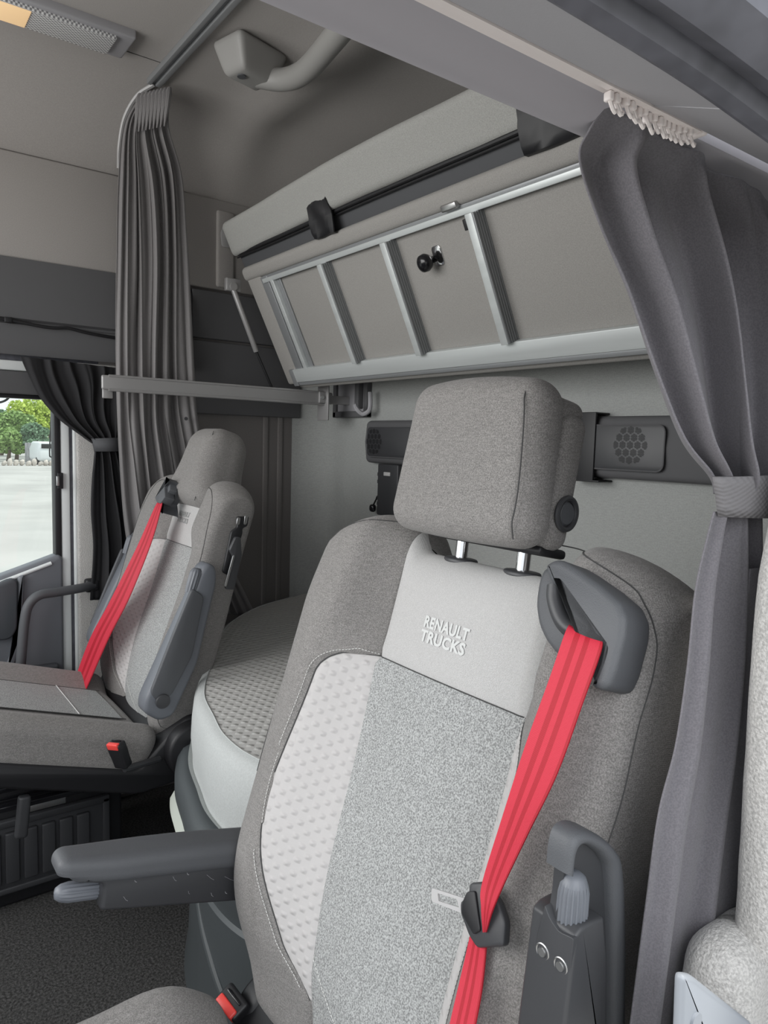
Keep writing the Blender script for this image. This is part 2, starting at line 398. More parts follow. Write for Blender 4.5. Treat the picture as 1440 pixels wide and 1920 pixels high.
# ================================================================== SEATS
U = Vector((.296, 0, .955)); Nn = Vector((-.955, 0, .296)); YY = Vector((0, 1, 0))
TB = .523
class Seat:
    def __init__(s, x0, yc, kind):
        s.O = Vector((x0 - .031, yc, .45)); s.kind = kind; s.M = frame(s.O, YY, U, Nn)   # local (s, t, d)
    def P(s, a, t, d): return s.O + YY * a + U * t + Nn * d
    def W(s, t, sg=1):
        w_ = .225 + .072 * ss(-.02, .16, t)
        if s.kind == 'pass': w_ -= .004 if sg > 0 else .030
        return w_
    def B(s, t, sg=1):
        if sg < 0: return (.138 if s.kind == 'drv' else .118)
        k = 1 if s.kind == 'drv' else .76
        return k * (.088 + .050 * min(1, max(0, (t - .07) / (TB - .07)))) if t < TB else k * (.138 + .004 * (t - TB) / .1)
    def A(s, t, sg=1):
        if t >= TB: return s.B(t, sg) + .0005
        if sg < 0: return s.B(t, sg) + .0005 + .020 * ss(TB, TB - .06, t) * ss(.02, .2, t)
        b = s.B(t); k = 1 if s.kind == 'drv' else .9
        top = ss(TB, TB - .045, t); x = max(0, (TB - t) / .05); top = sqrt(max(0, 1 - (1 - min(1, x)) ** 2))
        lo = ss(.07, .30, t); lo = sin(pi / 2 * min(1, max(0, (t - .075) / .24)))
        a = k * (.118 + .098 * lo - .012 * ss(.3, .5, t))
        return b + max(.0005, (a - b) * top * ss(.05, .12, t) + 0)
    def ttop(s, a):
        x = abs(a)
        if s.kind == 'drv': return .683 + .047 * ss(.115, .165, x) - .038 * (max(0, x - .17) / .12) ** 2
        return .712 + .01 * ss(.1, .16, x) - .055 * (max(0, x - .17) / .12) ** 2
    def full(s, a, t):
        x = abs(a); sg = 1 if a >= 0 else -1; B = s.B(t, sg)
        lo = .35 + .65 * ss(0, .22, t)
        hi = 1 - .25 * ss(.56, .70, t)
        up = ss(B - .02, max(.235, B + .08), x)
        if t > TB - .02:
            k = ss(TB - .02, TB + .06, t); up = (1 - k) * up + k * ss(B, B + .06, x)
        d = (.066 if s.kind == 'drv' else .050) * up * lo * hi + .006 * cos(min(1, x / B) * pi / 2) - .022 * ss(.12, .0, t)
        d += .012 * exp(-((t - .22) / .14) ** 2) * (x < B + .1)
        d -= .005 * exp(-((x - s.A(t, sg)) / .004) ** 2) + .003 * exp(-((x - B) / .003) ** 2)
        if x < B + .004: d -= .0035 * exp(-((t - TB) / .003) ** 2)
        return d
    def q(s, a, t):
        W_ = s.W(t, 1 if a >= 0 else -1); x = min(1, abs(a) / W_); qs = (1 - x ** 7) ** (1 / 7 if x < 1 else 1) if x < 1 else 0
        tt = s.ttop(a); k = .045 + (.02 * ss(.15, .10, abs(a)) if s.kind == 'drv' else 0)
        e = (tt - t) / k; qt = sqrt(max(0, 1 - (1 - e) ** 2)) if e < 1 else 1
        if e <= 0: qt = 0
        e2 = (t + .02) / .05; qb = sqrt(max(0, 1 - (1 - e2) ** 2)) if 0 <= e2 < 1 else (1 if e2 >= 1 else 0)
        return qs * qt * qb
    MID = -.035
    def front(s, a, t, off=0): return s.P(a, t, s.MID + (s.full(a, t) - s.MID) * s.q(a, t) + off)
    def back(s, a, t):
        bk = (-.105 - .02 * ss(.5, .1, t)) if s.kind == 'drv' else (-.078 - .012 * ss(.6, .3, t))
        return s.P(a, t, s.MID + (bk - s.MID) * s.q(a, t))

def build_seat(x0, yc, kind, label):
    s = Seat(x0, yc, kind)
    root = thing('driver_seat' if kind == 'drv' else 'passenger_seat', label, 'seat', (x0, yc, 0))
    lows = [-.02 + .05 * (1 - cos(a)) for a in lin(0, pi / 2, 8)] + lin(.04, TB, 44)[0:]
    lows = sorted(set(round(v, 5) for v in lows))
    g_up = [x * (1 - .14) for x in lin(0, 1, 14)] + [1 - .14 * (1 - sin(a)) for a in lin(0, pi / 2, 12)][1:]
    rows = [('l', v) for v in lows] + [('u', v) for v in g_up[1:]]
    def tval(r, a): return r[1] if r[0] == 'l' else TB + r[1] * (s.ttop(a) - TB)
    edge = [sin(v) for v in lin(0, pi / 2, 26)]
    def seg_pt(r, lo, hi, f, sg):
        t = r[1] if r[0] == 'l' else TB + r[1] * .14
        a = sg * (lo(t, sg) + (hi(t, sg) - lo(t, sg)) * f); t = tval(r, a); return a, t
    Wf, Af, Bf, Zf = s.W, s.A, s.B, (lambda t, g: 0)
    def patch(name, cols, rws, m, off=0, parent=root):
        V = []; uv = []; Fc = []; n = len(cols)
        for r in rws:
            for (lo, hi, f, sg) in cols:
                a, t = seg_pt(r, lo, hi, f, sg); V.append(s.front(a, t, off)); uv.append((a, t))
        for j in range(len(rws) - 1): Fc += [(j * n + i, j * n + i + 1, (j + 1) * n + i + 1, (j + 1) * n + i) for i in range(n - 1)]
        return V, Fc, uv
    # bolsters + back: one continuous cover
    parts = []
    for sg in (-1, 1):
        cols = [(Af, Wf, f, sg) for f in edge]
        parts.append(patch('b', cols, rows, bolster_m))
    colsb = [(Zf, Wf, f, -1) for f in reversed(edge)] + [(Zf, Wf, f, 1) for f in edge[1:]]
    V = []; uv = []; Fc = []; n = len(colsb)
    for r in rows:
        for (lo, hi, f, sg) in colsb:
            a, t = seg_pt(r, lo, hi, f, sg); V.append(s.back(a, t)); uv.append((a, t))
    for j in range(len(rows) - 1): Fc += [(j * n + i, j * n + i + 1, (j + 1) * n + i + 1, (j + 1) * n + i) for i in range(n - 1)]
    parts.append((V, Fc, uv))
    V, Fc = catm(*[(p[0], p[1]) for p in parts]); uv = sum([p[2] for p in parts], [])
    # upper centre strip of the same cloth only on the passenger seat (light panel is a patch)
    bk = obj('backrest', V, Fc, bolster_m, root, uv=uv, sharp=75)
    m_ = bk.data; bm = bmesh.new(); bm.from_mesh(m_); bmesh.ops.remove_doubles(bm, verts=bm.verts, dist=.0002); bmesh.ops.recalc_face_normals(bm, faces=bm.faces); bm.to_mesh(m_); bm.free()
    cc = [(Zf, Bf, f, -1) for f in reversed(lin(0, 1, 16))] + [(Zf, Bf, f, 1) for f in lin(0, 1, 16)[1:]]
    lowr = [r for r in rows if r[0] == 'l']; upr = [rows[len(lowr) - 1]] + [r for r in rows if r[0] == 'u']
    V, Fc, uv = patch('c', cc, lowr, centre_m); cp = facing(obj('centre_panel', V, Fc, centre_m, root, uv=uv), Nn)
    cp['label'] = 'speckled pale grey centre of the backrest'
    if kind == 'drv':
        V, Fc, uv = patch('t', cc, upr, mesh_m); facing(obj('top_panel', V, Fc, mesh_m, root, uv=uv), Nn)['label'] = 'light grey mesh panel with lettering'
    else:
        k = len(upr) * 11 // 20
        V, Fc, uv = patch('t', cc, upr[:k], mesh_m); facing(obj('top_panel', V, Fc, mesh_m, root, uv=uv), Nn)['label'] = 'light grey mesh panel'
        V, Fc, uv = patch('t2', cc, upr[k - 1:], bolster_m); facing(obj('upper_panel', V, Fc, bolster_m, root, uv=uv), Nn)
    for sg in (-1, 1):
        cq = [(Bf, Af, f, sg) for f in lin(0, 1, 14)]
        V, Fc, uv = patch('q', cq, lowr, quilt_m); facing(obj('quilted_panel', V, Fc, quilt_m, root, uv=uv), Nn)['label'] = 'white dimpled side strip'
    # stitching beside the quilted panels and across the lower centre
    def dashes(path, ln=.0032, gap=.0016, r=.0006):
        ms = []; L = 0; P = path; acc = []; 
        for i in range(1, len(P)): acc.append((P[i] - P[i - 1]).length)
        tot = sum(acc); d = 0
        def pos(x):
            for i, a in enumerate(acc):
                if x <= a or i == len(acc) - 1: return P[i] + (P[i + 1] - P[i]) * (x / a if a else 0)
                x -= a
        while d < tot - ln: ms.append(tube([pos(d), pos(d + ln)], r, 4)); d += ln + gap
        return catm(*ms)
    for sg in (-1, 1):
        path = [s.front(sg * (s.A(t, sg) + .0065), t, .0012) for t in lin(.08, TB - .004, 80)]
        path += [s.front(sg * (s.B(TB, sg) + (s.A(TB - .004, sg) + .0065 - s.B(TB, sg)) * f), TB + .002, .0008) for f in (.66, .33, .0)] if kind == 'drv' else []
        obj('stitching', *dashes(path), thread_m, root, smooth=False)
        seam = [s.front(sg * (s.A(t, sg)), t, .0008) for t in lin(.07, TB, 90)]
        obj('seam', *tube(seam, .0011, 5), seam_m, root)
    obj('stitching', *dashes([s.front(sb, .13 - .10 * (s.B(.13) - sb) / .17, .0006) for sb in lin(s.B(.12), -.08, 40)]), thread_m, root, smooth=False)
    obj('seam', *tube([s.front(a, TB, .0008) for a in lin(-s.B(TB), s.B(TB), 30)], .0008, 5), seam_m, root)
    # front-to-side seams of the bolsters
    def px2(px, py, d):
        p = at(px, py, (1, 0, -.31), x0 - .31 * .55 - d * 1.047) - s.O; return p.y, p.dot(U)
    for sg in (-1, 1):
        w1 = [(.10, .585), (.14, .688), (.19, .700), (.225, .682), (.252, .64), (.262, .58), (.262, .5), (.262, .3), (.25, .12), (.23, .02)]
        Mi = cam.matrix_world.inverted()
        gr_ = []
        for a_i in lin(-.294, -.09, 90):
            for t_i in lin(.02, .735, 150):
                q_ = Mi @ s.front(a_i, t_i); gr_.append((720 + F * q_.x / -q_.z, 960 - F * q_.y / -q_.z, a_i, t_i))
        def pick(px, py):
            g_ = min(gr_, key=lambda r: (r[0] - px) ** 2 + (r[1] - py) ** 2); return (-g_[2], g_[3])
        if kind == 'drv': w1 = [(0, 0), (0, 0)] + [pick(a, b) for a, b in ((1045, 1022), (1110, 1040), (1170, 1085), (1212, 1135), (1233, 1190), (1232, 1260), (1205, 1380), (1160, 1530), (1100, 1680), (1010, 1890))]
        if kind == 'pass': w1 = [(.13, .69), (.19, .685), (.225, .655), (.245, .60), (.255, .5), (.252, .3), (.24, .12), (.22, .02)]
        pth = spline([(a, b, 0) for a, b in (w1[2:] if kind == 'drv' else w1)], 80)
        obj('seam', *tube([s.front(sg * p.x, p.y, .0004) for p in pth], .0008, 5), seam_m, root)
    # ---------------------------------------------------------------- lettering
    def text(body, size, a0, t0, xs, lh):
        cu = bpy.data.curves.new('lettering', 'FONT'); cu.body = body; cu.size = size; cu.space_line = lh; cu.resolution_u = 3; cu.space_character = 1.05
        cu.offset = .0008
        to = bpy.data.objects.new('lettering_source', cu); COL.objects.link(to)
        bpy.context.view_layer.update()
        me = bpy.data.meshes.new_from_object(to.evaluated_get(bpy.context.evaluated_depsgraph_get()))
        V = [s.front(a0 - v.co.x * xs, t0 + v.co.y, .0012) for v in me.vertices]; Fc = [tuple(p.vertices) for p in me.polygons]
        bpy.data.objects.remove(to); bpy.data.curves.remove(cu)
        ob = obj('lettering', V, Fc, letter_m if kind == 'drv' else centre_m, root, smooth=False); ob['label'] = 'printed words RENAULT TRUCKS'
    if kind == 'drv':
        text('RENAULT', .0205, .0555, .5835, .93, 1); text('TRUCKS', .0205, .0555, .5650, 1.08, 1)
    else:
        text('RENAULT', .019, .045, .600, .93, 1); text('TRUCKS', .019, .045, .582, 1.08, 1)
    # ---------------------------------------------------------------- headrest
    if kind == 'drv':
        def hd(v):
            v = v.copy(); k = (v.y + .092) / .184
            v.x *= 1.03 - .11 * k; v.z += .012 * (1 - (v.x / .13) ** 2) * (1 if v.z > 0 else .3) - .018 * (k - .5) * 0
            v.y += .010 * (1 - (v.x / .12) ** 2) * (k - .3); return v
        Hx = Vector((0, 1, 0)); Hy = Vector((.20, 0, .98)).normalized(); Hz = Hx.cross(Hy)  # faces forward
        if Hz.x > 0: Hz = -Hz
        hc = Vector((.650, .415, 1.224)); MH = frame(hc, Hx, Hy, Hz)
        hv, hf = rbox((.250, .196, .062), .0305, 9, 14, MH @ Matrix.Translation((.008, .002, .009)), hd)
        hr = obj('headrest', hv, hf, bolster_m, root, uv=[((p - hc).dot(Hx) + (p - hc).dot(Hz) * .9, (p - hc).dot(Hy)) for p in hv], sharp=0)
        def hseam(sg):
            pts = [(sg * (.101), -.087), (sg * .1055, -.04), (sg * .103, .02), (sg * .098, .064), (sg * .090, .088)]
            return [MH @ Vector(hd(Vector((p.x, p.y, (.0395 - .010 * max(0, abs(p.y) - .07) / .02))))) for p in spline([(a, b, 0) for a, b in pts], 30)]
        for sg in (-1,): obj('seam', *tube(hseam(sg), .0009, 5), seam_m, hr)
        MR = frame(hc - Hz * .034 - Hy * .010, Hx, Hy, Hz)
        hv, hf = rbox((.222, .165, .044), .018, 7, 8, MR)
        obj('headrest_lip', *rbox((.20, .035, .075), .017, 6, 8, frame(hc - Hz * .022 + Hy * .073, Hx, Hy, Hz)), bolster_m, hr, sharp=0)
        hb = obj('headrest_shell', hv, hf, bolster_m, root, uv=[((p - hc).dot(Hz), (p - hc).dot(Hy)) for p in hv], sharp=0)
        obj('gap_band', *rbox((.192, .150, .05), .015, 4, 4, frame(hc - Hz * .024, Hx, Hy, Hz)), seam_m, hb)
        obj('foot', *rbox((.20, .012, .05), .005, 3, 3, frame(hc - Hz * .042 - Hy * .094, Hx, Hy, Hz)), black_m, hb)
        bc = MR @ Vector((-.110, -.036, -.001)); ax = Vector((0, -1, 0))
        bt = obj('adjuster_ring', *tube([bc + ax * (.004) + (Hy * cos(a) * 1.12 + Hz * sin(a)) * .0165 for a in lin(0, 2 * pi, 41)[:-1]], .0035, 8, True), plast2_m, root)
        obj('adjuster_button', *tube([bc - ax * .004, bc + ax * .003, bc + ax * .0055], [.0145, .0145, .012], 30), plast_m, root)
        for yy in (.478, .365):
            p0 = Vector((.668, yy, 1.03)); p1 = Vector((.682, yy, 1.17))
            obj('headrest_post', *cyl(p0, p1, .0088, 24), chrome_m, root)
            q0 = p0 + (p1 - p0) * .425; dd = (p1 - p0).normalized()
            MC = frame(q0, (0, 1, 0), dd.cross(Vector((0, 1, 0))), dd)
            ring = [(.0265 * cos(a), .020 * sin(a)) for a in lin(0, 2 * pi, 31)[:-1]]
            cl = obj('post_collar', *prism([(a * 1.0, b) for a, b in ring], frame(q0 - dd * .004, (0, 1, 0), -dd.cross(Vector((0, 1, 0))) * -1, dd), .009, .003), plast2_m, root, sharp=50)
    else:
        def hd(v):
            v = v.copy(); k = (v.y + .1175) / .235
            v.x *= 1.32 - .44 * ss(0, .6, k) - .10 * k; v.z *= 1.12 - .25 * k; return v
        MH = s.M @ Matrix.Translation((0, .748, -.030))
        hv, hf = rbox((.225, .235, .145), .056, 8, 12, MH, hd)
        hr = obj('headrest', hv, hf, bolster_m, root, uv=[(p.y, p.z) for p in hv], sharp=0)
        obj('seam', *tube([MH @ Vector(hd(Vector((-.082 + .0 * k, y_, .058)))) for k, y_ in enumerate(lin(-.10, .10, 20))], .0009, 5), seam_m, hr)
    # ---------------------------------------------------------------- belt guide
    sg = -1 if kind == 'drv' else 1
    a0 = .222 if kind == 'drv' else .205
    def G(a, t, d): return s.P(sg * a, t, d)
    tk = .0 if kind == 'drv' else -.015
    # outer hood: leaf shaped plate with a sloping slot below it
    def GP(pts, d, r=.004): return rpoly([(abs(px2(*p, d)[0]), px2(*p, d)[1]) for p in pts], r, 4)
    hpx = ((1020, 1058), (1036, 1047), (1053, 1049), (1080, 1065), (1124, 1096), (1160, 1127), (1171, 1155), (1169, 1190), (1151, 1258), (1139, 1287), (1124, 1294), (1104, 1286), (1122, 1240), (1130, 1213), (1108, 1196), (1078, 1173), (1062, 1151), (1053, 1129), (1047, 1095), (1032, 1096), (1022, 1072))
    ppx = ((1020, 1060), (1008, 1088), (1002, 1133), (1008, 1173), (1023, 1205), (1046, 1232), (1085, 1240), (1120, 1215), (1120, 1120), (1050, 1062))
    if kind == 'pass':
        hpx = ((330, 898), (318, 901), (300, 918), (291, 933), (294, 942), (301, 944), (311, 932), (322, 917))
        ppx = ((332, 901), (335, 912), (330, 935), (316, 956), (305, 962), (299, 956), (304, 940), (318, 918))
    hood = GP(hpx, .086 if kind == 'drv' else .074, .004 if kind == 'drv' else .002); lowp = GP(ppx, .072 if kind == 'drv' else .066, .008 if kind == 'drv' else .003)
    if kind == 'pass': tk = 0
    SG = Matrix(((sg, 0, 0, 0), (0, 1, 0, 0), (0, 0, 1, 0), (0, 0, 0, 1)))
    ha = sum(p[0] for p in hood) / len(hood)
    dh = .046 if kind == 'drv' else .03
    hv, hf = prism(hood, s.M @ Matrix.Translation((0, 0, .086 - dh if kind == 'drv' else .045)) @ SG, dh, .0065 if kind == 'drv' else .002)
    bgd = obj('belt_guide', hv, hf, plast_m, root, sharp=0 if kind == 'drv' else 50)
    obj('guide_plate', *prism(lowp, s.M @ Matrix.Translation((0, 0, .02)) @ SG, .053 if kind == 'drv' else .046, .007 if kind == 'drv' else .002), plast_m, root, sharp=0)
    if kind == 'drv':
        lpx = [(1037, 1096), (1036, 1120), (1044, 1150), (1058, 1172), (1080, 1186), (1105, 1202), (1125, 1216)]
        obj('guide_lip', *tube([s.P(px2(*p, .078)[0], px2(*p, .078)[1], .074) for p in lpx] if False else spline([s.P(px2(*p, .078)[0], px2(*p, .078)[1], .074) for p in lpx], 30), .0085, 10), plast2_m, root)
    # ---------------------------------------------------------------- armrests
    def armrest(side, folded, detail=True):
        yy = yc + side * (.318 if kind == 'drv' else .325)
        if kind == 'drv' and side < 0: yy = yc - .322
        piv = Vector((x0 + .10, yy, .560))
        if not folded: L_ = nrm((-.955, 0, .215)); H_ = nrm((.215, 0, .955))
        else: L_ = nrm((-.03, 0, 1)) if kind == 'drv' else nrm((.22, 0, .975)); H_ = Vector((0, 1, 0)).cross(L_) * 1.0
        if folded and H_.x < 0: H_ = -H_
        if folded: piv = Vector((x0 + (.0 if kind == 'drv' else .01), yy, .60 if kind == 'drv' else .625))
        M_ = frame(piv, L_, H_, Vector((0, 1, 0)))
        ln = .385 if not folded else (.362 if kind == 'drv' else .318)
        ar = obj('armrest', *rbox((ln, .042, .066), .016, 7, 16, M_ @ Matrix.Translation((ln / 2, .035, 0)),
                 lambda v: Vector((v.x - .42 * (v.y) * ss(ln * .25, ln * .5, v.x) * (1 if v.y < 0 else .2) * -1 - (.012 if v.y < -.005 and v.x > ln * .42 else 0), v.y * (1 - .16 * ss(.0, ln / 2, v.x)) + .002 * ss(ln * .30, ln * .5, v.x) - .014 * (v.x / ln) ** 2, v.z * (1 - .22 * ss(ln * .25, ln * .52, v.x))))), plast_m, root, sharp=0)
        bl = ln - .065
        body = rpoly([(.0, -.045), (bl, -.022), (bl + .002, .015), (bl + .03, .02), (bl + .03, .028), (0, .028)], .006, 3)
        if folded: body = rpoly([(-.02, -.045), (-.02, .03), (bl - .05, .03), (bl - .07, -.02), (bl - .10, -.040), (.10, -.046)], .01, 4)
        ab = obj('armrest_frame', *prism(body, M_ @ Matrix.Translation((0, 0, -.027)), .054, .005), plast2_m if kind == 'drv' else knob_m, ar, sharp=50)
        if kind == 'drv' and not folded:
            sr = random.Random(9)
            for _ in range(12):
                u0 = sr.uniform(.10, .30); v0 = sr.uniform(-.035, .02); L0 = sr.uniform(.004, .022); an = sr.uniform(.3, .9)
                obj('scratch', *tube([M_ @ Vector((u0 + L0 * q_ * cos(an) + .001 * sin(q_ * 5), v0 + L0 * q_ * sin(an), -.0273)) for q_ in (0, .3, .7, 1)], sr.uniform(.0002, .0005), 4), hdr_m, ar)
        r_ = .0125; kx = ln - .068
        def kn(i, j):
            l_ = [0, .0, .004, .042, .052, .058, .060][j]; rr = [.3, .9, 1, 1, .9, .6, .05][j] * r_
            a = 2 * pi * i / 60; rr *= 1 + (.07 * (1 if i % 4 < 2 else -1) if 1 <= j <= 3 else 0)
            q_ = Vector((kx + l_ - (.0 if not folded else .03), -.004 if not folded else -.012, 0))
            return M_ @ (q_ + Vector((0, cos(a) * rr, sin(a) * rr)))
        obj('height_knob', *grid(kn, range(60), range(7), True), knob_m, ar, sharp=0)
        if folded and kind == 'drv':
            for lx, ly in ((ln * .58, -.030), (ln * .52, -.008)): pass
        return ar, M_, ln
    if kind == 'drv':
        armrest(1, False)
        # outboard armrest folded upright beside the backrest: padded back, hollow front housing, knob, two bolts
        ya_ = .078
        def q2(pts, y=ya_): return [(aY(a, b, y).x, aY(a, b, y).z) for a, b in pts]
        MY = lambda y: frame((0, y, 0), (1, 0, 0), (0, 0, 1), (0, -1, 0))
        outl = ((1066, 1600), (1074, 1572), (1092, 1562), (1120, 1570), (1152, 1592), (1168, 1625), (1172, 1760), (1170, 2050), (1010, 2050), (1040, 1800), (1060, 1680))
        ar = obj('folded_armrest', *prism(rpoly(q2(outl, .095), .006, 4), MY(.108), .010, .0), plast2_m, root, smooth=False)
        def yy_(pts, y, k=40): return spline([Vector((aY(a, b, y).x, y, aY(a, b, y).z)) for a, b in pts], k)
        ro = ((1062, 1640), (1066, 1598), (1076, 1569), (1098, 1558), (1130, 1570), (1157, 1594), (1171, 1630), (1176, 1760), (1175, 1900), (1174, 2060))
        ri = ((1074, 1640), (1078, 1606), (1085, 1592), (1098, 1586), (1116, 1594), (1134, 1612), (1145, 1645), (1150, 1760), (1150, 1900), (1149, 2060))
        RO = yy_(ro, .09); RI = yy_(ri, .09)
        cs = [(0, .020), (0, .006), (.10, .001), (.3, -.0022), (.6, -.0028), (.85, 0), (1, .005), (1, .016)]
        obj('padded_rim', *grid(lambda i, j: RO[int(i)].lerp(RI[int(i)], cs[int(j)][0]) + Vector((0, cs[int(j)][1], 0)), range(40), range(8)), plast_m, ar, sharp=0)
        # housing: deep box with a scooped top edge, its corner towards the door
        def hx(px, py): return aY(px, py, ya_)
        c_top = hx(1080, 1757); r_top = hx(1132, 1722)
        side_poly = q2(((1080, 1757), (1092, 1740), (1112, 1728), (1134, 1720), (1140, 1800), (1138, 2060), (1040, 2060)))
        obj('armrest_housing', *prism(rpoly(side_poly, [.002, .003, .003, .002, .003, .002, .002], 3), MY(ya_ + .045), .045, .003), plast2_m, ar, sharp=50)
        fa, fb = aX(1080, 1757, c_top.x), aX(1030, 1690, c_top.x)
        MX_ = frame((c_top.x + .034, 0, 0), (0, 1, 0), (0, 0, 1), (1, 0, 0)) @ Matrix.Scale(-1, 4, (0, 0, 1))
        fpts = [(aX(a, b, c_top.x).y, aX(a, b, c_top.x).z) for a, b in ((1080, 1757), (1052, 1744), (1034, 1718), (1026, 1694), (1008, 1765), (985, 2060), (1048, 2060))]
        obj('front_plate', *prism(rpoly(fpts, [.002, .003, .003, .002, .003, .002, .002], 3), MX_, .037, .0006), plast2_m, ar, sharp=50)
        kc = aY(1069, 1740, .0945); kt = aY(1078, 1634, .0945); kz = (kt - kc).normalized(); kx_ = kz.cross(Vector((0, 1, 0))).normalized(); ky_ = kz.cross(kx_); kl = (kt - kc).length
        def kn(i, j):
            l_ = [-.02, 0, kl * .66, kl * .80, kl * .92, kl * .99, kl][j]; rr = [.95, 1, .96, .90, .72, .4, .02][j] * .0125
            a = 2 * pi * i / 80; rr *= 1 + (.05 * (1 if i % 4 < 2 else -1) if j <= 2 else 0)
            return kc + kz * l_ + kx_ * cos(a) * rr + ky_ * sin(a) * rr
        obj('height_knob', *grid(kn, range(80), range(7), True), knob_m, ar, sharp=35)
        for bx, by in ((1016, 1785), (1050, 1812)):
            b0 = aX(bx, by, c_top.x - .004)
            obj('bolt', *catm(cyl(b0 + Vector((.004, 0, 0)), b0 + Vector((-.001, 0, 0)), .0045, 18, .0036), tube([b0 + Vector((.001, cos(a) * .0062, sin(a) * .0062)) for a in lin(0, 2 * pi, 25)[:-1]], .0009, 6, True)), steel_m, ar)
    else:
        for side in (-1, 1):
            yy = yc + (.318 if side > 0 else -.318)
            Ua = nrm((.30, 0, .955)); Xa = nrm((.955, 0, -.30)); Ma = frame((.583 + (.045 if side > 0 else 0), yy, .625 - (.0 if side > 0 else 0)), Xa, Ua, Vector((0, -1, 0)))
            outp = rpoly([(-.050, .0), (-.044, -.030), (.0, -.046), (.030, -.030), (.052, .10), (.040, .30), (.028, .335), (.005, .342), (-.008, .325), (-.012, .25)], .014, 5)
            ar = obj('folded_armrest', *prism(outp, Ma @ Matrix.Translation((0, 0, -.03)), .056, .009), knob_m, root, sharp=0)
            inp = rpoly([(-.046, .02), (-.034, .16), (-.022, .275), (.014, .262), (.028, .12), (.006, .02), (-.02, .0)], .012, 5)
            obj('armrest_housing', *prism(inp, Ma @ Matrix.Translation((0, 0, -.034 if side > 0 else .022)), .012, .003), plast_m, ar, sharp=50)
            def kn(i, j):
                l_ = [-.02, 0, .028, .036, .040, .041][j]; rr = [.9, 1, 1, .85, .5, .02][j] * .014
                a = 2 * pi * i / 48; rr *= 1 + (.07 * (1 if i % 4 < 2 else -1) if j <= 2 else 0)
                return Ma @ Vector((-.014 + cos(a) * rr, .282 + l_, .012 + sin(a) * rr))
            obj('height_knob', *grid(kn, range(48), range(6), True), steel_m if False else knob_m, ar, sharp=0)
            pv = Ma @ Vector((-.012, .005, .026 + .006)); obj('pivot_cap', *cyl(pv, pv + Vector((0, -.008, 0)), .017, 24, bev=.002), plast2_m, ar)
    # ---------------------------------------------------------------- cushion, pan, base
    def cush(v):
        v = v.copy(); k = abs(v.x) / .25
        v.y += .030 * ss(.55, .95, k) * (1 if v.y > 0 else 0) + .004 * cos(k * pi / 2)
        v.x *= 1 - .05 * ss(.1, .24, v.z)
        if kind == 'drv' and v.y > 0: v.y += .040 * exp(-((v.z + .135) / .085) ** 2) * ss(.4, .8, k) - .03 * ss(-.05, .24, v.z)
        return v
    cl_ = .0 if kind == 'pass' else -.090
    MC = s.M @ Matrix.Translation((0, -.002 + cl_, .245 if kind == 'pass' else .265))
    cw = .535 if kind == 'pass' else .50
    cv, cf = rbox((cw, .10, .48), .04, 8, 22, MC, cush)
    cu = obj('cushion', cv, cf, bolster_m, root, uv=[((p - s.O).y, (p - s.O).dot(Nn)) for p in cv], sharp=0)
    cm = []
    def ctop(i, j):
        a = lin(-.125, .125, 13)[i]; d = lin(.06, .455, 12)[j]; return s.P(a, cl_ + .0525 + .004 * cos(a / .25 * pi / 2), d)
    gv, gf = grid(ctop, range(13), range(12)); obj('cushion_panel', gv, gf, centre_m, cu, uv=[((p - s.O).y, (p - s.O).dot(Nn)) for p in gv])
    for sg_ in (-1, 1): obj('seam', *tube([s.P(sg_ * .125, cl_ + .0555, d) for d in lin(.05, .455, 10)], .0012, 5), seam_m, cu)
    obj('seam', *tube([s.P(a, cl_ + .0572, .17) for a in lin(-.125, .125, 10)], .0014, 5), mesh_m, cu)
    pan = rpoly([(-.10, -.03), (-.13, .06), (-.10, .12), (-.05, .125), (.0, .05), (.04, -.022), (.46, -.022), (.49, -.03), (.49, -.078), (.02, -.082)], .02, 4)
    MPn = frame(s.O + U * cl_, Nn, U, YY)
    for_side = []
    obj('seat_pan', *prism(pan, MPn @ Matrix.Translation((0, 0, -.272 if kind == 'pass' else -.235)), .544 if kind == 'pass' else .47, .008), black_m, root, sharp=50)
    for sg_ in (-1, 1):
        c0 = s.P(sg_ * (.285 if kind == 'pass' else .235), .045 + cl_, -.075); obj('recliner_cover', *cyl(c0 - YY * .022, c0 + YY * .022, .070, 36, bev=.008), black_m, root, sharp=50)
    ped = rpoly([(x0 - .42, .02), (x0 + .05, .02), (x0 + .05, .24), (x0 - .42, .24)], .02, 3)
    if kind == 'pass':
        pb = obj('seat_base', *box((x0 - .50, 1.775, .0), (x0 - .02, 2.12, .30), .01), black_m, root)
        vy = 1.772
        fr = []
        obj('vent_panel', *catm(box((x0 - .48, vy - .01, .055), (x0 - .07, vy, .235), .004), box((x0 - .48, vy - .018, .225), (x0 - .06, vy, .245), .004), box((x0 - .48, vy - .018, .045), (x0 - .06, vy, .062), .004), box((x0 - .08, vy - .018, .05), (x0 - .06, vy, .24), .004)), plast2_m, pb)
        for k in range(9):
            xx = x0 - .115 - k * .044
            obj('vent_slat', *box((xx - .034, vy - .022, .075), (xx, vy - .008, .212), .004), plast2_m, pb)
        for k, (yk, zk) in enumerate(((1.60, .345), (1.66, .365), (1.70, .315))):
            obj('slide_rail', *box((x0 - .52, yk, zk), (x0 - .05 - .02 * k, yk + .022, zk + .014), .003), gloss_m, root)
        obj('rail_bracket', *catm(box((x0 - .30, 1.64, .31), (x0 - .20, 1.66, .33), .003), cyl((x0 - .22, 1.63, .33), (x0 - .22, 1.65, .33), .008)), steel_m, root)
        obj('slide_lever', *rbox((.028, .02, .10), .008, 4, 4, Matrix.Translation((x0 - .325, 1.50, .375)) @ Matrix.Rotation(.1, 4, 'Y')), plast2_m, root)
    else:
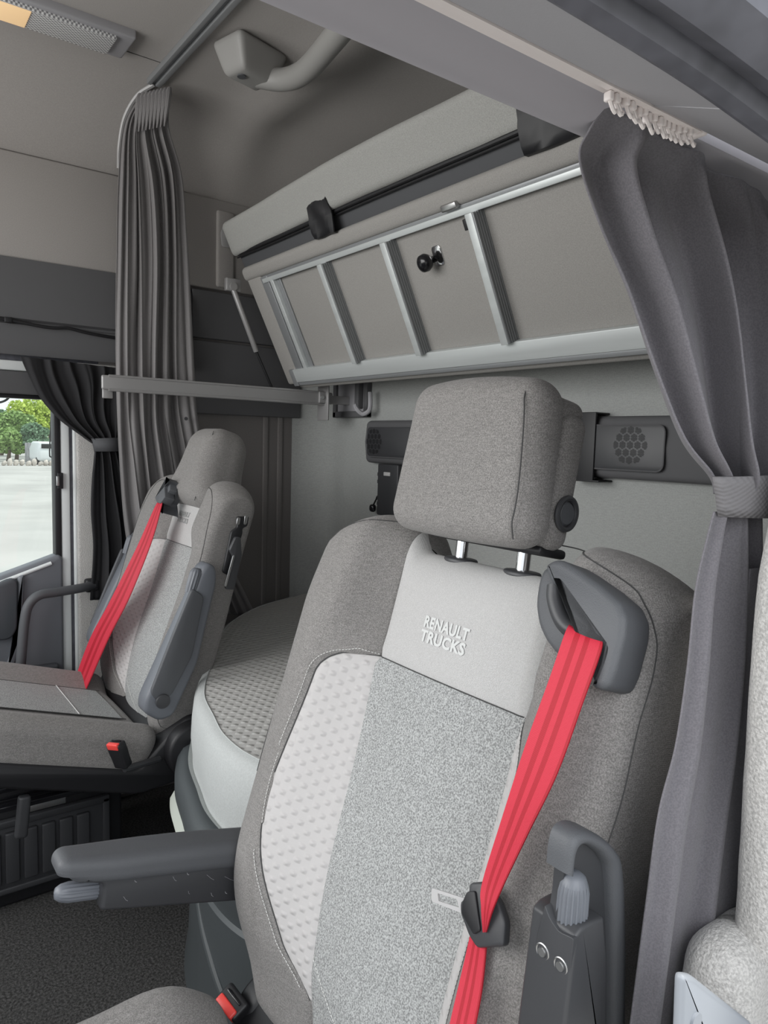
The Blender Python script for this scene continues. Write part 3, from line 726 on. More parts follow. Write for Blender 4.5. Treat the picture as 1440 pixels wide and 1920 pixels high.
        obj('seat_base', *box((x0 - .30, yc - .2, .0), (x0 + .1, yc + .2, .33), .02), black_m, root)
    # ---------------------------------------------------------------- buckle
    if kind == 'drv': top, foot, fwd_ = Vector((.338, .625, .592)), Vector((.47, .70, .50)), None
    else: top, foot, fwd_ = Vector((.470, 1.405, .545)), Vector((.55, 1.43, .48)), None
    return s, root

driver, driver_root = build_seat(.47, .417, 'drv', 'large grey driver seat beside the near door, chrome headrest posts and armrest down')
passenger, passenger_root = build_seat(.62, 1.72, 'pass', 'far grey passenger seat with built-in headrest by the far window')

# ================================================================== SEAT BELTS
def ribbon(L, R, th=.0016, n=60, across=8, wob=0):
    Ls = spline(L, n); Rs = spline(R, n); V = []; Fc = []; uv = []
    nw = across; d = 0
    for i in range(n):
        if i: d += ((Ls[i] + Rs[i]) / 2 - (Ls[i - 1] + Rs[i - 1]) / 2).length
        t = ((Ls[min(i + 1, n - 1)] - Ls[max(i - 1, 0)])).normalized(); ac = (Rs[i] - Ls[i]); nn = ac.cross(t).normalized() * th
        for k in range(nw + 1):
            p = Ls[i] + ac * (k / nw); V.append(p + nn * (.5 + wob * sin(pi * k / nw))); uv.append((.05 * k / nw, d))
        for k in range(nw + 1):
            p = Ls[i] + ac * (k / nw); V.append(p - nn * (.5 - wob * sin(pi * k / nw))); uv.append((.05 * k / nw, d))
    m = 2 * (nw + 1)
    for i in range(n - 1):
        a, b = i * m, (i + 1) * m
        for k in range(nw):
            Fc.append((a + k, a + k + 1, b + k + 1, b + k)); Fc.append((a + nw + 1 + k, b + nw + 1 + k, b + nw + 2 + k, a + nw + 2 + k))
        Fc.append((a, b, b + nw + 1, a + nw + 1)); Fc.append((a + nw, a + 2 * nw + 1, b + 2 * nw + 1, b + nw))
    return V, Fc, uv
def dS(px, py, d, x0=.47):
    """photo point on the backrest plane raised by d"""
    return at(px, py, (1, 0, -.31), x0 - .31 * .55 - d * 1.047)
sb = thing('seat_belt', 'red belt coming out of the near driver seat shoulder with a loose metal tongue', 'seat belt', (.5, .2, .8))
L = [dS(1072, 1168, .070), dS(1061, 1185, .088), dS(1030, 1275, .094), dS(985, 1400, .096), dS(940, 1540, .094), dS(905, 1655, .092), dS(903, 1700, .092), dS(906, 1748, .088)]
R = [dS(1122, 1195, .070), dS(1129, 1213, .088), dS(1092, 1320, .094), dS(1045, 1450, .096), dS(992, 1560, .094), dS(948, 1652, .092), dS(925, 1705, .094), dS(912, 1748, .088)]
V, Fc, uv = ribbon(L, R, .0016, 90, 10, .6); obj('strap', V, Fc, red_m, sb, uv=uv)
L = [dS(884, 1745, .080), dS(872, 1800, .080), dS(858, 1860, .084), dS(843, 1925, .09), dS(825, 2010, .1)]
R = [dS(914, 1745, .080), dS(910, 1800, .080), dS(903, 1860, .084), dS(891, 1925, .09), dS(875, 2010, .1)]
V, Fc, uv = ribbon(L, R, .0016, 40, 10, .4); obj('lower_strap', V, Fc, red_m, sb, uv=uv)
tg = dS(905, 1715, .086); t_x = (dS(945, 1735, .086) - dS(865, 1697, .086)).normalized(); t_y = (Nn.cross(t_x)).normalized()
if t_y.z < 0: t_y = -t_y
kpx = (dS(945, 1735, .086) - dS(865, 1697, .086)).length / 88.6
def tl(px, py):
    p = dS(px, py, .086) - tg; return (p.dot(t_x), p.dot(t_y))
t_n = t_x.cross(t_y)
if t_n.x > 0: MT = frame(tg + t_n * .006, t_x, t_y, t_n)
MT = frame(tg, t_x, t_y, t_x.cross(t_y))
sgn = 1 if t_x.cross(t_y).dot(Nn) > 0 else -1
def zz(z): return Matrix.Translation((0, 0, z))
hp = rpoly([tl(*p) for p in ((880, 1655), (905, 1653), (932, 1690), (946, 1730), (943, 1775), (893, 1778), (878, 1755), (862, 1712), (862, 1690), (876, 1682))], .003, 3)
tong = obj('tongue', *prism(hp, MT @ zz(-.010 if sgn > 0 else .0), .010, .0025), plast2_m, sb, sharp=50)
inner = rpoly([tl(*p) for p in ((878, 1672), (893, 1670), (903, 1745), (890, 1752), (868, 1712), (870, 1690))], .002, 3)
obj('slot_plate', *prism(inner, MT @ zz(-.001 if sgn > 0 else -.0), .0035, .001), black_m, tong, sharp=50)
oc = [tl(*p) for p in ((806, 1668), (812, 1664), (868, 1683), (872, 1716), (860, 1718), (808, 1693), (804, 1685))]
def ringplate(outer, innr, M, th):
    n = len(outer); V = []
    for z in (0, th):
        V += [M @ Vector((a, b, z)) for a, b in outer] + [M @ Vector((a, b, z)) for a, b in innr]
    Fc = []
    for i in range(n):
        j = (i + 1) % n
        Fc += [(i, j, n + j, n + i), (2 * n + i, 3 * n + i, 3 * n + j, 2 * n + j), (i, 2 * n + i, 2 * n + j, j), (n + i, n + j, 3 * n + j, 3 * n + i)]
    return V, Fc
oq = rpoly([tl(*p) for p in ((805, 1665), (870, 1686), (874, 1718), (804, 1690))], .003, 5)
iq = rpoly([tl(*p) for p in ((816, 1675), (852, 1686), (856, 1702), (818, 1690))], .001, 5)
obj('metal_plate', *ringplate(oq, iq, MT @ zz(-.006), .0028), mat('satin_steel', (.62, .61, .61), .3, .35), tong, smooth=False)

pb_ = thing('seat_belt', 'red belt lying slack across the far passenger seat backrest', 'seat belt', (.6, 2.0, .8))
L = [dS(300, 938, .062, .62), dS(290, 952, .075, .62), dS(255, 1030, .080, .62), dS(205, 1130, .085, .62), dS(168, 1200, .085, .62), dS(135, 1290, .080, .62)]
R = [dS(303, 942, .062, .62), dS(303, 950, .075, .62), dS(283, 1020, .080, .62), dS(243, 1120, .085, .62), dS(205, 1195, .085, .62), dS(160, 1297, .080, .62)]
V, Fc, uv = ribbon(L, R, .0016, 60, 8, 1.0); obj('strap', V, Fc, red_m, pb_, uv=uv)
c0 = dS(147, 1296, .08, .62)
obj('anchor_plate', *rbox((.05, .012, .006), .003, 3, 3, frame(c0, (0, 1, 0), (.3, 0, 1), Vector((0, 1, 0)).cross(Vector((.3, 0, 1))))), chrome_m, pb_)

# buckles: black housing with a red press button, on short stalks fixed to the seats
def buckle(root, top, axis, face, s_=1.0):
    axis = axis.normalized(); face = (face - face.dot(axis) * axis).normalized(); sd = axis.cross(face)
    M_ = frame(top, sd, axis, face)
    b = obj('buckle', *rbox((.034 * s_, .058 * s_, .022 * s_), .005, 4, 4, M_ @ Matrix.Translation((0, -.029 * s_, 0)), lambda v: Vector((v.x * (1 - .1 * (v.y < 0)), v.y, v.z))), black_m, root)
    obj('press_button', *rbox((.028 * s_, .014 * s_, .010 * s_), .003, 4, 3, M_ @ Matrix.Translation((0, -.0045 * s_, .007 * s_))), redp_m, b)
    obj('release_slot', *rbox((.022 * s_, .004 * s_, .003 * s_), .001, 2, 3, M_ @ Matrix.Translation((0, .001, -.004 * s_))), gloss_m, b)
    return b, M_
tp_ = aY(434, 1876, .655); b, M_ = buckle(driver_root, tp_, aY(434, 1876, .655) - aY(480, 1935, .70), Vector((-.8, -.3, .5)), 1.35)
obj('buckle_stalk', *tube([M_ @ Vector((0, -.055, 0)), M_ @ Vector((0, -.08, 0)), aX(560, 1960, .50)], [.008, .007, .008], 8), plast2_m, driver_root)
obj('hinge_bracket', *prism(rpoly([(0, 0), (.03, -.01), (.05, .05), (.035, .075), (.0, .05)], .004, 3), frame(aX(505, 1900, .50), (1, 0, 0), (0, 0, 1), (0, -1, 0)), .006, .001), door_m, driver_root)
tp_ = aY(216, 1392, 1.40); b, M_ = buckle(passenger_root, tp_, aY(216, 1388, 1.40) - aY(236, 1442, 1.405), Vector((-.8, -.45, .3)), 1.15)
obj('buckle_stalk', *tube([M_ @ Vector((0, -.05, 0)), M_ @ Vector((.0, -.075, 0)), passenger.P(-.275, .01, .0)], .008, 8), plast2_m, passenger_root)
# black clip and silver lever on the side of the passenger backrest
def pY(px, py, y=1.418): return aY(px, py, y)
def polyY(pts, y, th, m, name, parent, bev=.002):
    Mq = frame((0, y, 0), (1, 0, 0), (0, 0, 1), (0, -1, 0)); pl = [(aY(a, b, y).x, aY(a, b, y).z) for a, b in pts]
    return obj(name, *prism(rpoly(pl, .004, 3), Mq, th, bev), m, parent, sharp=50)
clip = polyY([(442, 968), (464, 968), (461, 986), (452, 990), (452, 1000), (424, 1078), (415, 1072), (431, 996), (442, 988)], 1.418, .010, black_m, 'side_clip', passenger_root)
polyY([(444, 970), (450, 970), (448, 984), (442, 984)], 1.407, .004, steel_m, 'metal_tab', clip, .0005)
polyY([(458, 966), (464, 967), (461, 983), (456, 984)], 1.407, .004, steel_m, 'metal_tab', clip, .0005)
polyY([(438, 1006), (448, 1006), (450, 1040), (436, 1104), (421, 1104), (420, 1098), (434, 1042), (427, 1030)], 1.405, .012, plast2_m, 'side_lever', passenger_root)
polyY([(437, 1040), (440, 1041), (424, 1100), (420, 1099)], 1.392, .002, steel_m, 'lever_edge', clip, .0004)

# ================================================================== FOLDED UPPER BUNK
BA = Vector((1.278, 0, 1.436)); BB = Vector((1.10, 0, 1.80)); BU = (BB - BA).normalized(); BL = (BB - BA).length
BN = Vector((-BU.z, 0, BU.x))                       # towards the front of the cab
def bp(y, t, o=0): return BA + BU * (t * BL) + Vector((0, y, 0)) + BN * o
MB_ = frame(BA, (0, 1, 0), BU, BN)
def bbox(y0, y1, t0, t1, o0, o1, r=.003, n=3, deform=None, mid=3):
    return rbox((y1 - y0, (t1 - t0) * BL, o1 - o0), r, n, mid, MB_ @ Matrix.Translation(((y0 + y1) / 2, (t0 + t1) / 2 * BL, (o0 + o1) / 2)), deform)
bunk = thing('folded_bunk', 'fold-up bunk raised against the rear wall, aluminium slatted underside', 'bunk bed', (1.28, 1.2, 1.40))
bd = rpoly([(.15, -.014), (1.985, -.012), (2.0, .0), (2.005, .10), (2.03, .135), (2.045, .17), (2.06, .37), (2.05, .405), (.15, .405)], .02, 5)
obj('board', *prism(bd, MB_ @ Matrix.Translation((0, 0, -.045)), .045, .010), board_m, bunk, sharp=60)
obj('padded_lip', *bbox(.15, 2.05, .93, 1.045, -.05, .018, .017, 5), board_m, bunk, sharp=0)
obj('padded_lip', *bbox(1.94, 2.04, .02, .98, -.04, .012, .011, 4), board_m, bunk, sharp=0)
fr = obj('lower_rail', *bbox(.2, 1.96, .045, .158, 0, .020, .002), alu_m, bunk, sharp=20)
obj('rail_lip', *bbox(.2, 1.955, .012, .045, .0, .016, .003), alu_dark_m, fr, sharp=20)
obj('rail_end', *bbox(1.955, 1.985, .012, .16, .0, .021, .004), alu_dark_m, fr, sharp=20)
obj('upper_rail', *bbox(.2, 1.93, .880, .915, 0, .018, .002), alu_m, bunk, sharp=20)
obj('rail_shadow_strip', *bbox(.2, 1.93, .913, .935, .0, .012, .002), alu_dark_m, bunk, sharp=20)  # darker strip standing in for the shadow above the upper rail
sl = obj('slat', *bbox(1.865, 1.885, .155, .90, 0, .018, .002), alu_m, bunk, sharp=20); obj('slat_flange', *bbox(1.84, 1.865, .155, .88, 0, .006, .002), alu_dark_m, sl, sharp=20)
obj('side_rail', *bbox(1.90, 1.945, .155, .93, 0, .014, .003), alu_dark_m, bunk, sharp=20)
for y0 in (1.548, 1.246, .934):
    sl = obj('slat', *bbox(y0 + .002, y0 + .024, .156, .882, 0, .036, .0015), alu_m, bunk, sharp=20)
    rg = catm(*[bbox(y0 - .002, y0 + .003, .158, .880, -.001 + k * .0075, .0045 + k * .0075, .0012, 2) for k in range(5)])
    obj('slat_ridges', *catm(rg, bbox(y0 - .0002, y0 + .003, .158, .88, 0, .0355, .0005, 2)), alu_dark_m, sl, sharp=20)
kb = bp(1.13, .70, .0); ko = bp(1.13, .70, .034)
kn_ = obj('pull_knob', *tube([kb, kb + BN * .014, kb + BN * .016, kb + BN * .022, kb + BN * .030, kb + BN * .040, kb + BN * .046, kb + BN * .048], [.008, .008, .009, .018, .0215, .020, .012, .002], 28), gloss_m, bunk, sharp=0)
obj('escutcheon', *prism(rpoly([(-.016, -.024), (.016, -.024), (.016, .024), (-.016, .024)], .012, 6), frame(bp(1.112, .712, .0), (0, 1, 0), BU, BN), .003, .001), chrome_m, kn_)
obj('catch_clip', *catm(bbox(.985, 1.035, .925, .965, .005, .026, .004)), steel_m, bunk)
obj('catch_pin', *catm(bbox(.972, .985, .80, .86, .003, .02, .002)), black_m, bunk)
obj('slot_seam', *tube([bp(1.995, .62, .0005), bp(1.98, .48, .004), bp(1.975, .3, .004), bp(1.972, .25, .004)], .0015, 5), seam_m, bunk)
# mattress strapped behind and above the board
mt = thing('bunk_mattress', 'grey mattress sticking up above the folded bunk board under the roof', 'mattress', (1.15, 1.2, 1.82))
def md(v):
    v = v.copy(); v.z += .004 * sin(v.x * 7) + .002 * sin(v.x * 23 + v.y * 9); v.y += .006 * sin(v.x * 4 + .5); return v
obj('cover', *bbox(.12, 2.075, 1.155, 1.435, -.16, .012, .02, 6, md, 26), mattr_m, mt, sharp=0)
obj('lower_band', *bbox(.14, 2.06, 1.02, 1.175, -.15, -.008, .006, 3), band_m, mt)
obj('piping', *tube([bp(y, 1.160 + .003 * sin(y * 6), .002) for y in lin(.14, 2.06, 40)], .0055, 8), black_m, mt)
obj('piping', *tube([bp(y, 1.135 + .003 * sin(y * 6), .0) for y in lin(.14, 2.06, 40)], .003, 6), black_m, mt)
def strap(y0, y1, t0, t1):
    V = []; us = lin(0, 1, 9); prof = [(-.05, t1 - .02), (-.0, t1 - .005), (.012, t1 - .0), (.021, t1 - .02), (.022, (t0 + t1) / 2 + .03), (.024, (t0 + t1) / 2), (.027, t0 + .05), (.026, t0 + .01), (.018, t0), (.0, t0 - .01)]
    top = [bp(0, t, o) for o, t in prof]
    f = lambda i, j: top[int(j)] + Vector((0, y0 + (y1 - y0) * us[int(i)] + (.012 * (j / 9 - .3) if us[int(i)] > .5 else .004 * sin(j)), 0)) + BN * (.004 * sin(us[int(i)] * 9 + j))
    v1, f1 = grid(f, range(9), range(10)); k = len(v1)
    v2 = [p - BN * .004 - BU * .001 for p in v1]
    V = v1 + v2; Fc = f1 + [tuple(a + k for a in q[::-1]) for q in f1]
    for j in range(9): Fc += [(j * 9, (j + 1) * 9, k + (j + 1) * 9, k + j * 9), (j * 9 + 8, k + j * 9 + 8, k + (j + 1) * 9 + 8, (j + 1) * 9 + 8)]
    for i in range(8): Fc += [(i, k + i, k + i + 1, i + 1), (81 + i, 82 + i, k + 82 + i, k + 81 + i)]
    return V, Fc
s1 = obj('mattress_strap', *strap(1.445, 1.545, 1.035, 1.268), black_m, sharp=60); tag(s1, 'black cloth strap over the bunk mattress, left one with a narrow tab', 'strap')
s2 = obj('mattress_strap', *strap(.560, .765, 1.035, 1.31), black_m, sharp=60); tag(s2, 'wide black cloth strap over the bunk mattress beside the near curtain', 'strap')
# hinge, gas strut and side arm at the passenger end
hg = bunk
hinge_ = obj('end_hinge', *prism(rpoly([(1.035, 1.885), (1.065, 1.885), (1.085, 1.925), (1.075, 1.955), (1.045, 1.965), (1.03, 1.93)], .008, 4), frame((0, 2.10, 0), (1, 0, 0), (0, 0, 1), (0, -1, 0)), .006, .001), bar_m, hg)
obj('pin', *cyl((1.052, 2.10, 1.925), (1.052, 2.07, 1.925), .006, 14), steel_m, hinge_)
obj('arm', *box((1.055, 2.085, 1.912), (1.095, 2.092, 1.972), .002), steel_m, hinge_)
gs = thing('gas_strut', 'thin gas strut between the side wall and the left end of the bunk', 'gas strut', (1.1, 2.1, 1.5))
pa, pb2, pc = aY(436, 538, 2.085), aY(481, 660, 2.085), aY(512, 732, 2.085)
obj('cylinder', *cyl(pa, pb2, .0095, 16, bev=.003), bar_m, gs); obj('rod', *cyl(pb2, pc, .0045, 10), black_m, gs)
obj('end_bracket', *catm(box((1.045, 2.08, 1.742), (1.10, 2.10, 1.785), .004), cyl(pa + Vector((0, -.012, 0)), pa + Vector((0, .012, 0)), .013, 16)), bar_m, gs)
# guard bar along the passenger wall
gb = thing('support_bar', 'long flat grey support bar crossing in front of the far curtain', 'support rail', (1.0, 1.98, 1.40))
bx0 = aY(190, 720, 1.98).x
obj('bar', *rbox((.80, .012, .042), .0055, 4, 12, frame((bx0 + .40, 1.98, 1.400), (1, 0, -.004), (0, 1, 0), (0, 0, 1))), bar_m, gb)
obj('bar_edge', *catm(cyl((bx0 + .02, 1.975, 1.421), (bx0 + .78, 1.975, 1.418), .004, 8), cyl((bx0 + .02, 1.975, 1.380), (bx0 + .78, 1.975, 1.376), .004, 8)), bar_m, gb)
obj('end_tab', *box((bx0 + .005, 1.985, 1.355), (bx0 + .035, 1.995, 1.385), .003), bar_m, gb)
bq = aY(604, 755, 1.98)
obj('wall_bracket', *catm(box((bq.x + .005, 1.95, 1.32), (bq.x + .012, 2.02, 1.45), .002), box((bq.x - .02, 1.965, 1.38), (bq.x + .008, 1.975, 1.42), .002), box((bq.x + .01, 1.985, 1.38), (1.50, 2.0, 1.41), .002)), bar_m, gb)
obj('bolt', *cyl((bq.x - .01, 1.968, 1.40), (bq.x - .01, 1.960, 1.40), .007, 12), chrome_m, gb)

# ================================================================== REAR WALL FITTINGS
hk = thing('wall_hook_panel', 'small recessed panel with a coat hook under the bunk on the rear wall', 'hook panel', (1.49, 1.98, 1.34))
fy0, fy1, fz0, fz1 = 1.862, 2.085, 1.335, 1.47
obj('frame', *catm(box((1.478, fy0, fz0), (1.50, fy1, fz0 + .022), .003), box((1.478, fy0, fz1 - .012), (1.50, fy1, fz1), .003), box((1.478, fy0, fz0), (1.50, fy0 + .022, fz1), .003), box((1.478, fy1 - .022, fz0), (1.50, fy1, fz1), .003)), trim_m, hk)
obj('backplate', *box((1.488, fy0 + .02, fz0 + .02), (1.498, fy1 - .02, fz1 - .01), .002), hdr_m, hk)
hh = [aX(694 - 0, 735, 1.462), aX(694, 762, 1.462), aX(690, 772, 1.455), aX(680, 776, 1.445), aX(670, 768, 1.43), aX(666, 760, 1.43)]
obj('hook', *tube(spline(hh, 20), .008, 8), hdr_m, hk)
obj('side_post', *box((1.465, fy0 + .035, fz0 + .03), (1.49, fy0 + .060, fz1 - .005), .004), trim_m, hk)
def speaker(y0, y1, z0, z1, gy0, gy1, cyy, czz, label, strp=None, name='speaker_panel'):
    r = thing(name, label, 'speaker', (1.49, (y0 + y1) / 2, z0))
    obj('housing', *box((1.455, y0, z0), (1.50, y1, z1), .014, 5, lambda v: Vector((v.x + (.010 if v.x < 0 else 0) * abs(v.z / ((z1 - z0) / 2)) ** 2, v.y, v.z))), trim_m, r, sharp=0)
    fc = 1.452
    gz0, gz1 = z0 + .022, z1 - .022
    poly = rpoly([(gy0, gz0), (gy1, gz0), (gy1, gz1), (gy0, gz1)], .02, 6)
    MG = frame((fc + .004, 0, 0), (0, 1, 0), (0, 0, 1), (-1, 0, 0)) if True else None
    MG = frame((fc + .004, 0, 0), (0, 1, 0), (0, 0, 1), (1, 0, 0)) @ Matrix.Scale(-1, 4, (0, 0, 1))
    obj('grille', *prism(poly, MG, .006, .0015), plast2_m, r, sharp=50)
    obj('grille_rim', *tube([MG @ Vector((a, b, .005)) for a, b in poly], .0018, 6, True), trim_m, r)
    ms = []
    R_ = .0445; hs = .0105
    for i in range(-3, 4):
        for j in range(-3, 4):
            hx = (i + (j % 2) * .5) * hs * 1.9; hz = j * hs * 1.65
            if hypot(hx, hz) > R_: continue
            for u in range(-3, 4):
                for v in range(-4, 5):
                    ax_ = (u + (v % 2) * .5) * .0029; az_ = v * .0026
                    if abs(ax_) > .0083 or abs(az_) + abs(ax_) * .577 > .0097 or hypot(hx + ax_, hz + az_) > R_: continue
                    ms.append(([Vector((fc - .0035, cyy + hx + ax_ + .00115 * cos(q), czz + hz + az_ + .00115 * sin(q))) for q in lin(0, 2 * pi, 7)[:-1]], [tuple(range(6))]))
    obj('speaker_holes', *catm(*ms), black_m, r, smooth=False)
    return r
from math import hypot
speaker(.38, .968, 1.178, 1.326, .675, .905, .762, 1.258, 'dark speaker panel on the rear wall to the right of the near headrest')
speaker(1.45, 1.842, 1.176, 1.322, 1.56, 1.815, 1.772, 1.25, 'dark speaker panel on the rear wall to the left of the near headrest')
v_ = [(1.449, 1.165), (1.449, 1.335), (1.495, 1.338), (1.497, 1.332), (1.453, 1.329), (1.453, 1.171), (1.497, 1.168), (1.495, 1.162)]
sp_ = obj('panel_strap', *catm(box((1.446, .858, 1.168), (1.452, .934, 1.334), .002), box((1.446, .858, 1.330), (1.50, .934, 1.335), .002), box((1.446, .84, 1.167), (1.50, .934, 1.172), .002)), black_m); tag(sp_, 'wide black strap wrapped over the left end of the right speaker panel', 'strap')
rc = thing('remote_handset', 'slim dark control handset hanging on the rear wall below the left speaker', 'remote control', (1.49, 1.74, 1.01))
obj('body', *box((1.47, 1.66, .998), (1.50, 1.775, 1.175), .005), plast2_m, rc)
for k, z in enumerate((1.14, 1.115, 1.06, 1.04)): obj('side_key', *box((1.474, 1.774, z - .008), (1.49, 1.781, z + .004), .001), black_m, rc)
obj('key', *box((1.466, 1.70, 1.135), (1.472, 1.735, 1.148), .002), mesh_m, rc)
obj('plug', *catm(rbox((.02, .026, .028), .010, 4, 3, Matrix.Translation((1.475, 1.805, 1.018))), tube(spline([(1.475, 1.80, 1.03), (1.475, 1.785, 1.05), (1.475, 1.78, 1.06)], 10), .003, 6)), gloss_m, rc)

# ================================================================== LOWER BED
def bedline(off=0, n=80):
    pts = [(.86, -.2), (.80, .2), (.70, .55), (.62, .76), (.565, .92), (.560, 1.05), (.585, 1.17), (.612, 1.28), (.655, 1.38), (.72, 1.50), (.80, 1.66), (.95, 1.88), (1.13, 2.04), (1.32, 2.13)]
    P = spline([(a, b, 0) for a, b in pts], n); out = []
    for i, p in enumerate(P):
        t = (P[min(i + 1, n - 1)] - P[max(i - 1, 0)]).normalized(); o = Vector((-t.y, t.x, 0)); out.append(p + o * off)
    return out
bedm = thing('bed_mattress', 'light grey quilted mattress on the lower bed between the seats', 'mattress', (1.1, 1.2, .5))
PB = [p for p in bedline(0, 110) if p.y > .3]
levels = [(.505, .010), (.498, .0), (.52, .0), (.56, .004), (.60, .002), (.635, -.002), (.650, -.010), (.657, -.022), (.659, -.04)]
def bedo(p, i, off):
    t = (PB[min(i + 1, len(PB) - 1)] - PB[max(i - 1, 0)]).normalized(); return p + Vector((-t.y, t.x, 0)) * off
V, Fc = grid(lambda i, j: (lambda q: (q.x, q.y, levels[int(j)][0]))(bedo(PB[int(i)], int(i), levels[int(j)][1])), range(len(PB)), range(len(levels)))
facing(obj('side_cover', V, Fc, bed_side_m, bedm), (-1, 0, 0))
def btop(i, j):
    i, j = int(i), int(j); p = bedo(PB[i], i, -.028); f = lin(0, 1, 30)[j]; qy_ = min(2.155, p.y); q = Vector((rear(qy_, .6)[0] - .012, qy_, 0)); r_ = p + (q - p) * f
    return (r_.x, r_.y, .6585 + .008 * sin(pi * min(1, f * 1.3)) - .01 * ss(.85, 1, f))
V, Fc = grid(btop, range(len(PB)), range(30)); facing(obj('quilted_top', V, Fc, bed_top_m, bedm, uv=[(p.x * .8 - p.y * .6, p.x * .6 + p.y * .8) for p in V]), (0, 0, 1))
bedo_seam = [bedo(p, i, -.026) + Vector((0, 0, .6595)) for i, p in enumerate(PB)]
obj('edge_piping', *tube(bedo_seam, .0016, 5), bed_side_m, bedm)
bb_ = thing('storage_locker', 'dark slate plastic locker with a rounded front under the lower bed mattress', 'storage box', (1.0, 1.2, 0))
lv = [(.0, .018), (.04, .010), (.15, .006), (.30, .012), (.335, .016), (.342, .010), (.352, .012), (.40, .030), (.44, .040), (.47, .040), (.488, .028), (.495, .010), (.492, -.02)]
V, Fc = grid(lambda i, j: (lambda q: (q.x, q.y, lv[int(j)][0]))(bedo(PB[int(i)], int(i), lv[int(j)][1])), range(len(PB)), range(len(lv)))
obj('body', V, Fc, base_m, bb_)
rib = [bedo(p, i, .016 + .020) for i, p in enumerate(PB)]
obj('side_rib', *tube([Vector((q.x, q.y, .335 - .30 * ss(.0, 1, k / 45))) for k, q in enumerate([bedo(p, i, .008) for i, p in enumerate(PB) if .72 < p.y < 1.30][::-1])], .008, 8), base_m, bb_)
cr_ = [(bedo(p, i, .030)) for i, p in enumerate(PB) if 1.13 < p.y < 1.33]
V, Fc = grid(lambda i, j: cr_[int(i)] + Vector((0, 0, .362 + [0, .01, .05, .065, .07][int(j)] - .0)) + Vector((-1, 0, 0)) * [0, .012, .022, .012, 0][int(j)], range(len(cr_)), range(5))
obj('pale_insert', V, Fc, cream_m, bb_)

# ================================================================== CURTAINS
def curtain(left, right, nu, folds, amp, m, parent, name='cloth', nrm_=(0, -1, 0), n=90, seed=0, pinch=None, ampf=None, drift=.6, wild=0):
    rnd = random.Random(seed); Ls = spline(left, n); Rs = spline(right, n); nn = Vector(nrm_); V = []; Fc = []; uv = []
    ph = [rnd.uniform(0, 6.28) for _ in range(6)]
    for j in range(n):
        v = j / (n - 1); wd = (Rs[j] - Ls[j]).length; a_ = amp * (ampf(v) if ampf else 1)
        for i in range(nu):
            u = i / (nu - 1)
            uu = u + .035 * sin(3.1 * v * drift * 2 + ph[0]) * sin(pi * u) + .02 * sin(9 * v + 7 * u + ph[1]) * sin(pi * u)
            f = sin(2 * pi * folds * uu + ph[2] + drift * sin(2.2 * v + ph[3]))
            f = f * (1 - .25 * f * f) * 1.3
            if wild:
                k1 = ss(.25, .6, v)
                f = f * (.55 + .45 * sin(5 * u + 3 * v + ph[1])) + (1 - k1) * .35 * sin(2 * pi * folds * 2.6 * uu + ph[0]) + k1 * (.5 * sin(2 * pi * 2.3 * u + 9 * v) * sin(6 * v + 4 * u) + .35 * abs(sin(2 * pi * (1.8 * u + 1.1 * v))) - .2)
            g = .45 * sin(2 * pi * folds * 1.73 * uu + ph[4] + 1.5 * v) + .25 * sin(2 * pi * folds * .41 * uu + ph[5] - 2 * v)
            p = Ls[j] + (Rs[j] - Ls[j]) * u + nn * (a_ * (f + g) * min(1, 5 * u + .3) * min(1, 5 * (1 - u) + .3))
            p += (Rs[j] - Ls[j]).normalized() * (a_ * .5 * cos(2 * pi * folds * uu + ph[2])) * sin(pi * u)
            V.append(p); uv.append((u * .5, v * 1.4))
    for j in range(n - 1): Fc += [(j * nu + i, j * nu + i + 1, (j + 1) * nu + i + 1, (j + 1) * nu + i) for i in range(nu - 1)]
    o = obj(name, V, Fc, m, parent, uv=uv, sharp=0)
    md_ = o.modifiers.new('thickness', 'SOLIDIFY'); md_.thickness = .0018; md_.offset = 0
    return o
# far grey cab curtain, gathered into its pleats on the roof rail
fc_ = thing('cab_curtain', 'long grey gathered curtain hanging from the roof rail beside the far seat', 'curtain', (.85, 2.08, .66))
yc_ = 2.075
Lp = [Vector((.745, 2.02, 2.262)), aY(232, 235, 2.06), aY(221, 350, yc_), aY(218, 500, yc_), aY(217, 640, yc_), aY(219, 760, yc_), aY(224, 860, yc_), aY(236, 1000, yc_), aY(262, 1120, yc_)]
Rp = [Vector((.815, 1.97, 2.268)), aY(316, 240, 2.04), aY(340, 330, yc_), aY(350, 450, yc_), aY(357, 560, yc_), aY(364, 700, yc_), aY(372, 800, yc_), aY(410, 1000, yc_), aY(482, 1160, yc_)]
curtain(Lp, Rp, 260, 6.2, .0125, curt_m, fc_, n=170, seed=3, ampf=lambda v: .4 + .6 * ss(0, .25, v) + .35 * ss(.4, .9, v), drift=1.6, wild=1)
for k in range(9):
    f = k / 8; p = Vector((.742, 2.035, 2.255)).lerp(Vector((.81, 1.975, 2.272)), f)
    obj('pleat', *tube([p + Vector((0, -.006, .006)), p + Vector((-.004, -.010, -.01)), p + Vector((-.008, -.006, -.05)), p + Vector((-.010, .012, -.10))], [.006, .010, .008, .002], 8), curt_m, fc_)
obj('press_stud', *cyl(aY(349, 785, 2.045), aY(349, 785, 2.038), .006, 12), black_m, fc_)
